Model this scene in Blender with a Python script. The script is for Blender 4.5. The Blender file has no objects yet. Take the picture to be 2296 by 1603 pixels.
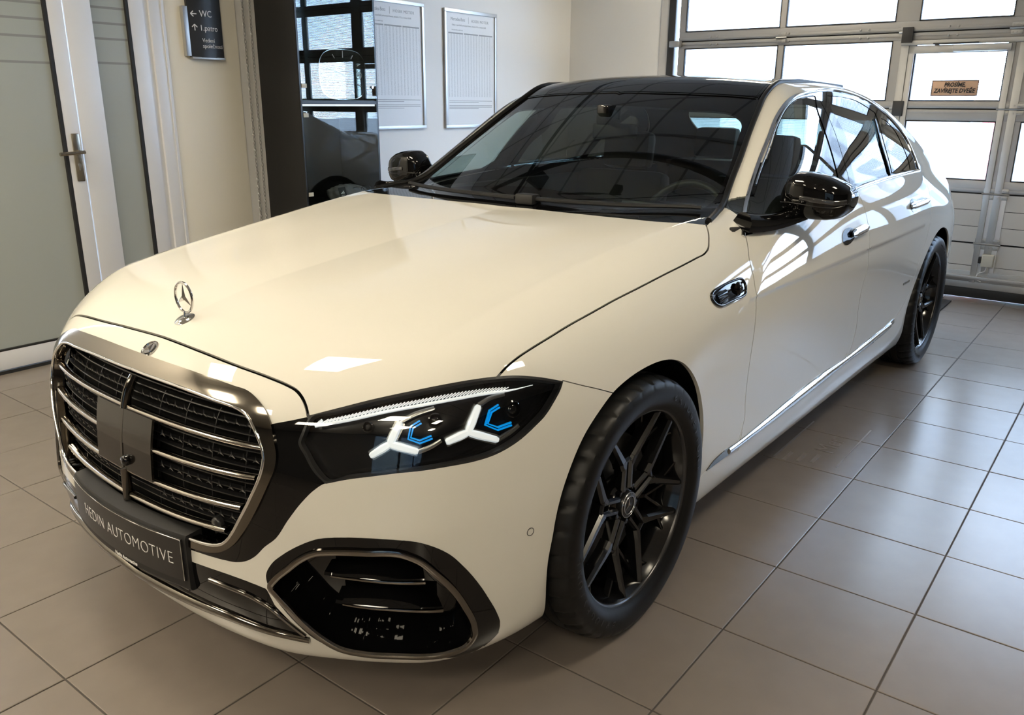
import bpy, bmesh, math, random
import numpy as np
from mathutils import Vector, Matrix
random.seed(7); np.random.seed(7)
C = bpy.context.scene.collection
scn = bpy.context.scene
PI = math.pi
# ------------------------------------------------------------------ camera
cam_d = bpy.data.cameras.new('camera'); cam = bpy.data.objects.new('camera', cam_d); C.objects.link(cam)
cam_d.sensor_width = 36.0; cam_d.lens = 1846.48/2296*36.0; cam_d.clip_start = .05; cam_d.clip_end = 200
CAM = np.array([1.9095, -1.7732, 1.405])
_y, _p, _r = -.6691, -.29979, .00599
_f = np.array([math.sin(_y)*math.cos(_p), math.cos(_y)*math.cos(_p), math.sin(_p)])
_rt = np.array([math.cos(_y), -math.sin(_y), 0]); _up = np.cross(_rt, _f)
_r2 = math.cos(_r)*_rt+math.sin(_r)*_up; _u2 = -math.sin(_r)*_rt+math.cos(_r)*_up
cam.matrix_world = Matrix(((_r2[0], _u2[0], -_f[0], CAM[0]), (_r2[1], _u2[1], -_f[1], CAM[1]), (_r2[2], _u2[2], -_f[2], CAM[2]), (0, 0, 0, 1)))
scn.camera = cam
# ------------------------------------------------------------------ view, world
vs = scn.view_settings; scn.display_settings.display_device = 'sRGB'
vs.view_transform = 'Standard'; vs.look = 'None'; vs.gamma = 1.0; vs.use_curve_mapping = False
vs.exposure = EXPOSURE = 0.18
scn.cycles.use_denoising = True
scn.cycles.max_bounces = 10; scn.cycles.diffuse_bounces = 4; scn.cycles.glossy_bounces = 5
scn.cycles.transparent_max_bounces = 16; scn.cycles.transmission_bounces = 6
scn.cycles.caustics_reflective = False; scn.cycles.caustics_refractive = False
scn.cycles.sample_clamp_indirect = 6.0
SKY = 44.0; LAMP = 40.0
w = bpy.data.worlds.new('sky'); scn.world = w; w.use_nodes = True
nt = w.node_tree; nt.nodes.clear()
o_ = nt.nodes.new('ShaderNodeOutputWorld'); b_ = nt.nodes.new('ShaderNodeBackground'); b_.inputs['Strength'].default_value = SKY
tc = nt.nodes.new('ShaderNodeTexCoord'); nz = nt.nodes.new('ShaderNodeTexNoise'); nz.inputs['Scale'].default_value = 3.0; nz.inputs['Detail'].default_value = 5
rp = nt.nodes.new('ShaderNodeValToRGB'); rp.color_ramp.elements[0].position = .42; rp.color_ramp.elements[1].position = .62
rp.color_ramp.elements[0].color = (.42, .62, .96, 1); rp.color_ramp.elements[1].color = (.88, .95, 1.0, 1)
nt.links.new(tc.outputs['Generated'], nz.inputs['Vector']); nt.links.new(nz.outputs['Fac'], rp.inputs['Fac'])
nt.links.new(rp.outputs['Color'], b_.inputs['Color']); nt.links.new(b_.outputs['Background'], o_.inputs['Surface'])
# ------------------------------------------------------------------ room frame (tile grid) inside the car frame
TA = -.0135
def t2c(X, Y):
    X = X+1.1493; Y = Y+.1344
    return X*math.cos(TA)+Y*math.sin(TA), -X*math.sin(TA)+Y*math.cos(TA)
def t2c_m():
    x, y = t2c(0, 0)
    return Matrix.Translation((x, y, 0)) @ Matrix.Rotation(-TA, 4, 'Z')
ROOM = t2c_m()
# ------------------------------------------------------------------ materials
def mat(name, col, rough=.5, metal=0., coat=0., spec=.5, emit=None, es=0., bump=None, noise=None, ior=1.5):
    m = bpy.data.materials.new(name); m.use_nodes = True; n = m.node_tree; p = n.nodes['Principled BSDF']
    p.inputs['Base Color'].default_value = (*col, 1); p.inputs['Roughness'].default_value = rough
    p.inputs['Metallic'].default_value = metal; p.inputs['Coat Weight'].default_value = coat
    p.inputs['Coat Roughness'].default_value = .015; p.inputs['Specular IOR Level'].default_value = spec
    p.inputs['IOR'].default_value = ior
    if emit: p.inputs['Emission Color'].default_value = (*emit, 1); p.inputs['Emission Strength'].default_value = es
    if bump or noise:
        t = n.nodes.new('ShaderNodeTexCoord'); z = n.nodes.new('ShaderNodeTexNoise'); z.inputs['Scale'].default_value = (bump or noise)[0]
        z.inputs['Detail'].default_value = 6
        n.links.new(t.outputs['Object'], z.inputs['Vector'])
        if bump:
            b = n.nodes.new('ShaderNodeBump'); b.inputs['Strength'].default_value = bump[1]; b.inputs['Distance'].default_value = .002
            n.links.new(z.outputs['Fac'], b.inputs['Height']); n.links.new(b.outputs['Normal'], p.inputs['Normal'])
        if noise:
            mx = n.nodes.new('ShaderNodeMix'); mx.data_type = 'RGBA'
            mx.inputs[6].default_value = (*[c*(1-noise[1]) for c in col], 1); mx.inputs[7].default_value = (*[min(1, c*(1+noise[1])) for c in col], 1)
            n.links.new(z.outputs['Fac'], mx.inputs[0]); n.links.new(mx.outputs[2], p.inputs['Base Color'])
    return m
def schlick(n, ior):
    """thin-sheet reflectance, the same from either side"""
    g = n.nodes.new('ShaderNodeNewGeometry'); d = n.nodes.new('ShaderNodeVectorMath'); d.operation = 'DOT_PRODUCT'
    n.links.new(g.outputs['Normal'], d.inputs[0]); n.links.new(g.outputs['Incoming'], d.inputs[1])
    def mth(op, a, b=None):
        q = n.nodes.new('ShaderNodeMath'); q.operation = op
        for i, v in enumerate((a, b)):
            if v is None: continue
            if isinstance(v, (int, float)): q.inputs[i].default_value = v
            else: n.links.new(v, q.inputs[i])
        return q.outputs[0]
    f0 = ((ior-1)/(ior+1))**2; f0 = 2*f0/(1+f0)
    c = mth('ABSOLUTE', d.outputs['Value']); p5 = mth('POWER', mth('SUBTRACT', 1.0, c), 5.0)
    return mth('ADD', mth('MULTIPLY', p5, 1-f0), f0)
def glass(name, tint, ior=1.5, rough=0.0, refl=(1, 1, 1)):
    m = bpy.data.materials.new(name); m.use_nodes = True; n = m.node_tree; n.nodes.clear()
    o = n.nodes.new('ShaderNodeOutputMaterial'); mx = n.nodes.new('ShaderNodeMixShader'); fr = schlick(n, ior)
    t = n.nodes.new('ShaderNodeBsdfTransparent'); t.inputs['Color'].default_value = (*tint, 1)
    g = n.nodes.new('ShaderNodeBsdfGlossy'); g.inputs['Roughness'].default_value = rough; g.inputs['Color'].default_value = (*refl, 1)
    n.links.new(fr, mx.inputs['Fac']); n.links.new(t.outputs[0], mx.inputs[1]); n.links.new(g.outputs[0], mx.inputs[2]); n.links.new(mx.outputs[0], o.inputs['Surface'])
    return m
def pane_mat(name, pitch, clear=.62, tr=.30, tint=(.93, .97, 1.0)):
    """multiwall polycarbonate: clear strips between milky ribs, glossy skin"""
    m = bpy.data.materials.new(name); m.use_nodes = True; n = m.node_tree; n.nodes.clear(); N = n.nodes.new; L = n.links.new
    o = N('ShaderNodeOutputMaterial'); tc = N('ShaderNodeTexCoord'); sx = N('ShaderNodeSeparateXYZ'); L(tc.outputs['Object'], sx.inputs[0])
    mu = N('ShaderNodeMath'); mu.operation = 'MULTIPLY'; mu.inputs[1].default_value = 2*PI/pitch; L(sx.outputs['Z'], mu.inputs[0])
    si = N('ShaderNodeMath'); si.operation = 'SINE'; L(mu.outputs[0], si.inputs[0])
    mr = N('ShaderNodeMapRange'); mr.inputs[1].default_value = -.2; mr.inputs[2].default_value = .9; mr.inputs[3].default_value = 0.15; mr.inputs[4].default_value = .8; L(si.outputs[0], mr.inputs[0])
    t = N('ShaderNodeBsdfTransparent'); t.inputs['Color'].default_value = (*[c*.85 for c in tint], 1)
    d = N('ShaderNodeBsdfTranslucent'); d.inputs['Color'].default_value = (*[c*.30 for c in tint], 1)
    mx = N('ShaderNodeMixShader'); L(mr.outputs[0], mx.inputs[0]); L(t.outputs[0], mx.inputs[1]); L(d.outputs[0], mx.inputs[2])
    fr = schlick(n, 1.45); g = N('ShaderNodeBsdfGlossy'); g.inputs['Roughness'].default_value = .05
    m2 = N('ShaderNodeMixShader'); L(fr, m2.inputs[0]); L(mx.outputs[0], m2.inputs[1]); L(g.outputs[0], m2.inputs[2]); L(m2.outputs[0], o.inputs['Surface'])
    return m
M = {}
M['paint'] = mat('white_car_paint', (.655, .64, .585), .5, 0, 1.0, 0.0)
M['black_gloss'] = mat('black_gloss', (.0025, .0025, .0028), .03, 0, 0, .42)
M['piano'] = mat('roof_black', (.003, .003, .0034), .02, 0, 0, .5)
M['house'] = mat('lamp_housing', (.0025, .0025, .003), .22, spec=.18)
M['black'] = mat('black_plastic', (.008, .008, .0085), .55)
M['deep'] = mat('deep_black', (.0025, .0025, .0025), .9, spec=.1)
M['satin'] = mat('satin_black', (.013, .013, .014), .33)
M['rubber'] = mat('tyre_rubber', (.004, .004, .0042), .45, spec=.3, bump=(60, .12))
M['chrome'] = mat('chrome', (.78, .78, .77), .06, 1.0)
M['dchrome'] = mat('dark_chrome', (.175, .160, .138), .09, 1.0)
M['slat'] = mat('slat_chrome', (.36, .335, .30), .10, 1.0)
M['bchrome'] = mat('black_chrome', (.20, .185, .165), .08, 1.0)
M['wheelblk'] = mat('wheel_black', (.0038, .0038, .004), .12, 0, 0, .55)
M['wheeledge'] = mat('wheel_lip', (.055, .055, .058), .25, .6)
M['disc'] = mat('brake_disc', (.12, .12, .12), .35, .9)
M['leather'] = mat('black_leather', (.012, .012, .013), .5)
M['liner'] = mat('headliner', (.02, .02, .021), .9)
M['ws'] = glass('windscreen_glass', (.56, .64, .60), 1.56)
M['sideg'] = glass('side_glass', (.60, .68, .64), 1.7)
M['rearg'] = glass('privacy_glass', (.10, .11, .11), 1.8)
M['lens'] = glass('lens_glass', (.93, .95, .96), 1.45)
M['drl'] = mat('light_guide', (.85, .88, .88), .15, 0, .5, emit=(.9, .97, 1.0), es=.42)
M['drlbar'] = mat('glowing_reflector', (.8, .8, .8), .4, 0, emit=(.95, .97, 1), es=.35)  # glow added to the rib colour so the reflector reads bright
M['silver'] = mat('silver_trim', (.42, .41, .39), .22, .9)
M['blue'] = mat('blue_accent', (.0, .26, .72), .25, 0, .6, emit=(0, .3, .8), es=.5)  # painted plastic, no lamp; glow added so it shows inside the dark housing
M['sensor'] = mat('sensor_panel', (.010, .0085, .007), .12, 0, 0, .3)
M['trimgrey'] = mat('side_print', (.16, .16, .15), .4)
M['white'] = mat('white_print', (.8, .8, .8), .5)
M['plate'] = mat('plate_black', (.011, .010, .010), .38)
# ------------------------------------------------------------------ mesh helpers
class MB:
    def __init__(s): s.v = []; s.f = []
    def add(s, vs, fs):
        o = len(s.v); s.v += [tuple(map(float, p)) for p in vs]; s.f += [tuple(i+o for i in f) for f in fs]; return s
    def box(s, x0, x1, y0, y1, z0, z1, bev=0.):
        if bev <= 0:
            return s.add([(x0, y0, z0), (x1, y0, z0), (x1, y1, z0), (x0, y1, z0), (x0, y0, z1), (x1, y0, z1), (x1, y1, z1), (x0, y1, z1)],
                         [(3, 2, 1, 0), (4, 5, 6, 7), (0, 1, 5, 4), (1, 2, 6, 5), (2, 3, 7, 6), (3, 0, 4, 7)])
        b = min(bev, (x1-x0)*.45, (y1-y0)*.45, (z1-z0)*.45)
        bm = bmesh.new(); bmesh.ops.create_cube(bm, size=1)
        for v in bm.verts: v.co = ((x0+x1)/2+v.co.x*(x1-x0), (y0+y1)/2+v.co.y*(y1-y0), (z0+z1)/2+v.co.z*(z1-z0))
        bmesh.ops.bevel(bm, geom=bm.edges[:], offset=b, segments=2, profile=.6, affect='EDGES')
        bm.verts.index_update(); s.add([v.co for v in bm.verts], [[v.index for v in f.verts] for f in bm.faces]); bm.free(); return s
    def prism(s, poly, axis, a, b):
        """extrude a 2D polygon along axis (0 x,1 y,2 z) from a to b; poly coords are the other two axes in order"""
        n = len(poly); P = []
        for t in (a, b):
            for p in poly:
                q = list(p); q.insert(axis, t); P.append(q)
        ar = sum(poly[i][0]*poly[(i+1) % n][1]-poly[(i+1) % n][0]*poly[i][1] for i in range(n))
        if axis == 1: ar = -ar
        if (ar > 0) != (b > a):
            F = [tuple(range(n)), tuple(range(2*n-1, n-1, -1))]+[((i+1) % n, i, i+n, (i+1) % n+n) for i in range(n)]
        else:
            F = [tuple(range(n-1, -1, -1)), tuple(range(n, 2*n))]+[(i, (i+1) % n, (i+1) % n+n, i+n) for i in range(n)]
        return s.add(P, F)
    def lathe(s, prof, n=48, axis=2, c=(0, 0, 0), closed=False):
        """prof: (r, t) pairs, t along axis"""
        P = []; k = len(prof)
        for i in range(n):
            a = 2*PI*i/n; ca, sa = math.cos(a), math.sin(a)
            for r, t in prof:
                q = [r*ca, r*sa]; q.insert(axis, t); P.append([q[j]+c[j] for j in range(3)])
        F = []
        for i in range(n):
            j = (i+1) % n
            for m in range(k if closed else k-1):
                m2 = (m+1) % k
                f = (i*k+m, j*k+m, j*k+m2, i*k+m2)
                F.append(f if axis != 1 else f[::-1])
        return s.add(P, F)
    def tube(s, pts, r, n=8, closed=False, cap=True):
        pts = [Vector(p) for p in pts]; m = len(pts); P = []; prev = None
        for i, p in enumerate(pts):
            a = pts[(i-1) % m] if closed or i else p; b = pts[(i+1) % m] if closed or i < m-1 else p
            t = (b-a).normalized()
            if prev is None:
                u = t.cross(Vector((0, 0, 1)));
                if u.length < .1: u = t.cross(Vector((1, 0, 0)))
            else: u = prev-t*prev.dot(t)
            u.normalize(); prev = u; v = t.cross(u)
            rr = r[i] if hasattr(r, '__len__') else r
            for k in range(n):
                a_ = 2*PI*k/n; P.append(p+(u*math.cos(a_)+v*math.sin(a_))*rr)
        F = []
        for i in range(m if closed else m-1):
            j = (i+1) % m
            for k in range(n): F.append((i*n+k, i*n+(k+1) % n, j*n+(k+1) % n, j*n+k))
        if cap and not closed: F += [tuple(range(n-1, -1, -1)), tuple(range((m-1)*n, m*n))]
        return s.add(P, F)
    def sweep(s, pts, nrm, sec, closed=False, scale=None):
        """sweep a section (list of (across, out)) along pts; 'out' follows nrm"""
        pts = np.asarray(pts, float); nrm = np.asarray(nrm, float); m = len(pts); n = len(sec); P = []
        for i in range(m):
            a = pts[(i-1) % m] if closed or i else pts[i]; b = pts[(i+1) % m] if closed or i < m-1 else pts[i]
            t = b-a; t = t/(np.linalg.norm(t)+1e-9); nn = nrm[i]-t*(nrm[i]@t); nn = nn/(np.linalg.norm(nn)+1e-9); bb = np.cross(t, nn)
            k = 1 if scale is None else scale[i]
            for u, v in sec: P.append(pts[i]+bb*u*k+nn*v*k)
        F = []
        for i in range(m if closed else m-1):
            j = (i+1) % m
            for k in range(n): F.append((i*n+k, j*n+k, j*n+(k+1) % n, i*n+(k+1) % n))
        if not closed: F += [tuple(range(n)), tuple(range(m*n-1, (m-1)*n-1, -1))]
        return s.add(P, F)
def link(name, me, parent=None, m=None):
    o = bpy.data.objects.new(name, me); C.objects.link(o)
    if parent: o.parent = parent
    if m and not me.materials: me.materials.append(M[m] if isinstance(m, str) else m)
    return o
def mesh_of(name, mb, smooth=None):
    me = bpy.data.meshes.new(name); me.from_pydata(mb.v, [], mb.f); me.validate()
    if smooth is not None:
        for p in me.polygons: p.use_smooth = True
        if smooth < 180: me.set_sharp_from_angle(angle=math.radians(smooth))
    return me
def obj(name, mb, m, parent=None, smooth=24):
    return link(name, mesh_of(name, mb, smooth), parent, m)
def tag(o, label=None, cat=None, group=None, kind=None):
    if label: o['label'] = label
    if cat: o['category'] = cat
    if group: o['group'] = group
    if kind: o['kind'] = kind
    return o
def empty(name, loc=(0, 0, 0), room=False, rz=0):
    o = bpy.data.objects.new(name, None); C.objects.link(o); o.empty_display_size = .1
    m = Matrix.Translation(loc) @ Matrix.Rotation(rz, 4, 'Z')
    o.matrix_world = ROOM @ m if room else m
    return o
def robj(name, mb, m, smooth=24):
    """top-level object built in room coordinates"""
    o = obj(name, mb, m, None, smooth); o.matrix_world = ROOM; return o
def text_mesh(body, size, align='CENTER', ext=.0006, shear=0., sp=1., bold=0., sx=1.):
    cu = bpy.data.curves.new('text', 'FONT'); cu.body = body; cu.size = size; cu.align_x = align; cu.align_y = 'CENTER'; cu.extrude = ext; cu.resolution_u = 3
    cu.shear = shear; cu.space_character = sp; cu.offset = bold
    o = bpy.data.objects.new('text', cu); C.objects.link(o)
    dg = bpy.context.evaluated_depsgraph_get(); ev = o.evaluated_get(dg); me = bpy.data.meshes.new_from_object(ev)
    bpy.data.objects.remove(o); me.materials.clear()
    for v in me.vertices: v.co.x *= sx
    return me
def text_obj(name, body, size, m, mtx, parent=None, warp=None, **k):
    me = text_mesh(body, size, **k); me.transform(mtx)
    if warp:
        for v in me.vertices: v.co = warp(v.co)
    me.name = name
    return link(name, me, parent, m)
def frame_m(o, x, y):
    """matrix with local x,y along given directions at o"""
    x = Vector(x).normalized(); z = x.cross(Vector(y)).normalized(); y = z.cross(x)
    return Matrix(((x.x, y.x, z.x, o[0]), (x.y, y.y, z.y, o[1]), (x.z, y.z, z.z, o[2]), (0, 0, 0, 1)))
def star_mb(R, wd, ring, depth=.002, mb=None, cen=(0, 0, 0), ax=0, nring=40, c2=None):
    """three-pointed star in a ring; plane normal along axis ax"""
    mb = mb or MB()
    def pt(u, v, d):
        q = [u, v]; q.insert(ax, d); return tuple(q[i]+cen[i] for i in range(3))
    if ring: mb.tube([pt(R*math.cos(2*PI*i/nring), R*math.sin(2*PI*i/nring), 0) for i in range(nring)], ring, 8, closed=True)
    for k in range(3):
        a = PI/2+2*PI*k/3; c, s = math.cos(a), math.sin(a); tp = (R*.97*c, R*.97*s)
        l = (wd*math.cos(a+PI/3), wd*math.sin(a+PI/3)); r = (wd*math.cos(a-PI/3), wd*math.sin(a-PI/3))
        P = [pt(0, 0, depth), pt(*l, 0), pt(*tp, 0), pt(*r, 0), pt(0, 0, -depth)]
        F = [(0, 1, 2), (0, 2, 3), (4, 2, 1), (4, 3, 2)]; mb.add(P, F)
    return mb
# ---- analytic car shape (metres; x to the car's left, y to the rear)
def nspl(xs,ys,xq):
    """natural cubic spline, ys (n,...) -> (len(xq),...); linear extrapolation"""
    xs=np.asarray(xs,float); ys=np.asarray(ys,float); n=len(xs)
    h=np.diff(xs); A=np.zeros((n,n)); B=np.zeros((n,)+ys.shape[1:])
    A[0,0]=A[-1,-1]=1
    for i in range(1,n-1):
        A[i,i-1]=h[i-1];A[i,i]=2*(h[i-1]+h[i]);A[i,i+1]=h[i]
        B[i]=6*((ys[i+1]-ys[i])/h[i]-(ys[i]-ys[i-1])/h[i-1])
    M=np.linalg.solve(A,B.reshape(n,-1)).reshape(B.shape)
    xq=np.asarray(xq,float); xc=np.clip(xq,xs[0],xs[-1])
    k=np.clip(np.searchsorted(xs,xc)-1,0,n-2)
    sh=(len(xq),)+(1,)*(ys.ndim-1)
    hh=h[k].reshape(sh); a=((xs[k+1]-xc)/h[k]).reshape(sh); b=1-a
    v=a*ys[k]+b*ys[k+1]+((a**3-a)*M[k]+(b**3-b)*M[k+1])*hh*hh/6
    d0=(ys[1]-ys[0])/h[0]-h[0]*(2*M[0]+M[1])/6
    d1=(ys[-1]-ys[-2])/h[-1]+h[-1]*(2*M[-1]+M[-2])/6
    lo=np.minimum(xq-xs[0],0).reshape(sh); hi=np.maximum(xq-xs[-1],0).reshape(sh)
    return v+lo*d0+hi*d1
class F1:
    def __init__(s,pts,a,b,st=.01):
        p=np.array(pts,float); s.a=a; s.st=st; s.x=np.arange(a,b+st*3,st); s.v=nspl(p[:,0],p[:,1],s.x)
    def __call__(s,q):
        u=np.clip((q-s.a)/s.st,1,len(s.v)-2.001); i=np.clip(np.floor(u).astype(int),1,len(s.v)-3); t=np.clip(u-i,-1,2); v=s.v
        p0,p1,p2,p3=v[i-1],v[i],v[i+1],v[i+2]
        return p1+.5*t*(p2-p0+t*(2*p0-5*p1+4*p2-p3+t*(3*(p1-p2)+p3-p0)))
class F2:
    def __init__(s,us,vs,tab,st=.02):
        us=np.array(us,float);vs=np.array(vs,float);tab=np.array(tab,float)
        s.u0,s.v0,s.st=us[0]-.1,vs[0]-.1,st
        gu=np.arange(us[0]-.1,us[-1]+.1+3*st,st);gv=np.arange(vs[0]-.1,vs[-1]+.1+3*st,st)
        t=nspl(us,tab,gu); s.g=nspl(vs,t.T,gv).T
    def __call__(s,u,v):
        g=s.g
        a=np.clip((u-s.u0)/s.st,1,g.shape[0]-2.001);b=np.clip((v-s.v0)/s.st,1,g.shape[1]-2.001)
        i=np.clip(np.floor(a).astype(int),1,g.shape[0]-3);j=np.clip(np.floor(b).astype(int),1,g.shape[1]-3)
        a=np.clip(a-i,-1,2);b=np.clip(b-j,-1,2)
        def w(t): return (((-.5*t+1)*t-.5)*t,(1.5*t-2.5)*t*t+1,((-1.5*t+2)*t+.5)*t,(.5*t-.5)*t*t)
        wa,wb=w(a),w(b); r=0
        for k in range(4):
            q=0
            for l in range(4): q=q+wb[l]*g[i+k-1,j+l-1]
            r=r+wa[k]*q
        return r
def smax(a,b,k):
    h=np.maximum(k-np.abs(a-b),0)/k
    return np.maximum(a,b)+h*h*k*.25
def smin(a,b,k): return -smax(-a,-b,k)
# ---- side half width, rows y, cols z
SZ=[.14,.20,.28,.36,.46,.58,.70,.79,.87,.94,1.00,1.06,1.14]
ST=[(-.9,[.80,.84,.865,.875,.88,.885,.88,.865,.84,.79,.73,.66,.55]),
(-.5,[.83,.87,.893,.905,.912,.918,.914,.90,.872,.82,.76,.69,.58]),
(-.2,[.86,.895,.915,.925,.934,.940,.938,.924,.896,.85,.79,.72,.62]),
(.1,[.87,.905,.922,.932,.943,.953,.955,.946,.925,.885,.84,.78,.68]),
(.5,[.87,.905,.926,.933,.938,.946,.953,.952,.938,.912,.882,.84,.75]),
(.9,[.87,.905,.928,.930,.934,.944,.954,.957,.949,.929,.903,.868,.80]),
(1.8,[.87,.905,.928,.930,.934,.945,.957,.962,.957,.942,.921,.890,.83]),
(2.5,[.87,.905,.928,.930,.936,.948,.959,.964,.960,.945,.921,.887,.82]),
(3.1,[.87,.905,.925,.935,.945,.957,.962,.960,.948,.925,.893,.852,.775]),
(3.6,[.84,.88,.905,.915,.925,.935,.938,.933,.908,.873,.833,.79,.71]),
(4.0,[.80,.835,.86,.868,.872,.870,.860,.846,.825,.80,.765,.724,.647]),
(4.3,[.74,.775,.80,.81,.812,.81,.80,.786,.765,.735,.70,.657,.575])]
Sf=F2([r[0] for r in ST],SZ,[r[1] for r in ST])
# ---- top (hood / belt deck / boot) rows y, cols x
TX=[0,.2,.4,.55,.68,.78,.86,.95]
TT=[(-0.95,[0.777, 0.774, 0.76, 0.739, 0.714, 0.681, 0.644, 0.587]),
(-0.8,[0.841, 0.842, 0.832, 0.812, 0.785, 0.754, 0.717, 0.66]),
(-0.6,[0.905, 0.907, 0.899, 0.884, 0.864, 0.839, 0.805, 0.742]),
(-0.3,[0.951, 0.955, 0.951, 0.944, 0.931, 0.912, 0.883, 0.824]),
(0.1,[0.996, 1.002, 1.003, 1.001, 0.993, 0.977, 0.952, 0.895]),
(0.5,[1.033, 1.04, 1.045, 1.046, 1.045, 1.032, 1.007, 0.95]),
(0.8,[1.055, 1.061, 1.067, 1.071, 1.071, 1.06, 1.038, 0.984]),
(1.2,[1.071, 1.077, 1.082, 1.086, 1.088, 1.084, 1.074, 1.042]),
(1.8,[1.103, 1.107, 1.112, 1.115, 1.117, 1.116, 1.112, 1.09]),
(2.6,[1.109, 1.113, 1.117, 1.119, 1.121, 1.121, 1.115, 1.097]),
(3.2,[1.126, 1.129, 1.131, 1.131, 1.126, 1.117, 1.105, 1.086]),
(3.7,[1.137, 1.138, 1.135, 1.128, 1.115, 1.097, 1.075, 1.044]),
(4.1,[1.128, 1.129, 1.126, 1.117, 1.1, 1.076, 1.047, 1.003]),
(4.4,[1.109, 1.11, 1.104, 1.094, 1.074, 1.05, 1.021, 0.972])]
Tf=F2([r[0] for r in TT],TX,[r[1] for r in TT])
# ---- front y(x,z)
FC=F1([(.05,-.835),(.14,-.862),(.22,-.893),(.32,-.916),(.45,-.914),(.6,-.907),(.70,-.888),(.77,-.862),(.83,-.82),(.90,-.76)],-.1,1.7)
FP=F1([(0,0),(.15,.004),(.3,.017),(.42,.038),(.5,.062),(.58,.105),(.66,.155),(.74,.215),(.82,.30),(.88,.42),(.93,.57),(1.0,.85)],-.2,1.2)
RC=F1([(.05,4.05),(.3,4.16),(.6,4.20),(.8,4.17),(1.0,4.19),(1.12,4.20)],-.1,1.7)
# ---- greenhouse
GZ=[.90,1.0,1.1,1.2,1.3,1.4,1.5,1.6]
GT=[(.4,[.90,.86,.80,.735,.67,.595,.505,.41]),
(.9,[.925,.885,.83,.772,.71,.635,.545,.44]),
(1.4,[.94,.915,.878,.825,.760,.684,.590,.475]),
(1.95,[.94,.915,.880,.830,.768,.694,.601,.485]),
(2.6,[.93,.90,.862,.81,.747,.672,.58,.47]),
(3.2,[.89,.862,.822,.77,.705,.633,.546,.44]),
(3.8,[.81,.78,.74,.69,.63,.555,.47,.36]),
(4.3,[.70,.67,.63,.58,.52,.445,.36,.25])]
Gf=F2([r[0] for r in GT],GZ,[r[1] for r in GT])
RZ=F1([(.2,.80),(.4,.92),(.62,1.05),(.8,1.152),(1.0,1.264),(1.2,1.37),(1.32,1.428),(1.42,1.472),(1.50,1.502),(1.58,1.5195),(1.72,1.5265),(2.0,1.5315),(2.3,1.528),(2.6,1.507),(2.85,1.468),(3.05,1.414),(3.3,1.326),(3.55,1.225),(3.8,1.118),(4.2,.94)],0,4.6)
CV=F1([(0,.24),(.7,.24),(1.4,.22),(1.8,.05),(2.2,0),(2.6,-.05),(3.0,-.16),(4.3,-.18)],0,4.6)
def green(x,y,z):
    x=np.abs(x); zc=RZ(y-CV(y)*x*x)-.10*x*x
    g=smax((x-Gf(y,z))*.85,(z-zc)*.87,.035)
    return np.maximum(np.maximum(g,.85-z),np.maximum(.3-y,y-4.05))
def lower(x,y,z):
    x=np.abs(x)
    s=x-Sf(y,z); e=x-(.688+.085*np.maximum(y-.05,0)); cr=.0055*np.exp(-np.sqrt(e*e+2e-5)/.045)*np.clip((.9-y)*3,0,1)*np.clip((y+.75)*2.2,0,1); t=(z-Tf(y,x)-cr)*.95; u=np.clip((x-.46)/.28,0,1); u=u*u*(3-2*u)*np.exp(-np.sqrt(np.maximum(z-.52,0)**2+.0004)/.10-np.maximum(.44-z,0)/.15); f=(FC(z)+FP(x)-.028*u-y)*.85; r=(y-RC(z)+.35*np.maximum(x-.3,0)**2*1.6)*.9
    b=.16-z
    q=smax(s,t,.13); q=smax(q,f,.09); q=smax(q,r,.12); q=smax(q,b,.04)
    return q
def f(P):
    x,y,z=P[...,0],P[...,1],P[...,2]
    return smin(lower(x,y,z),green(x,y,z),.035)
def grad(P,e=1e-4):
    g=np.empty_like(P)
    for i in range(3):
        d=np.zeros(3);d[i]=e; g[...,i]=(f(P+d)-f(P-d))/(2*e)
    return g
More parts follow.
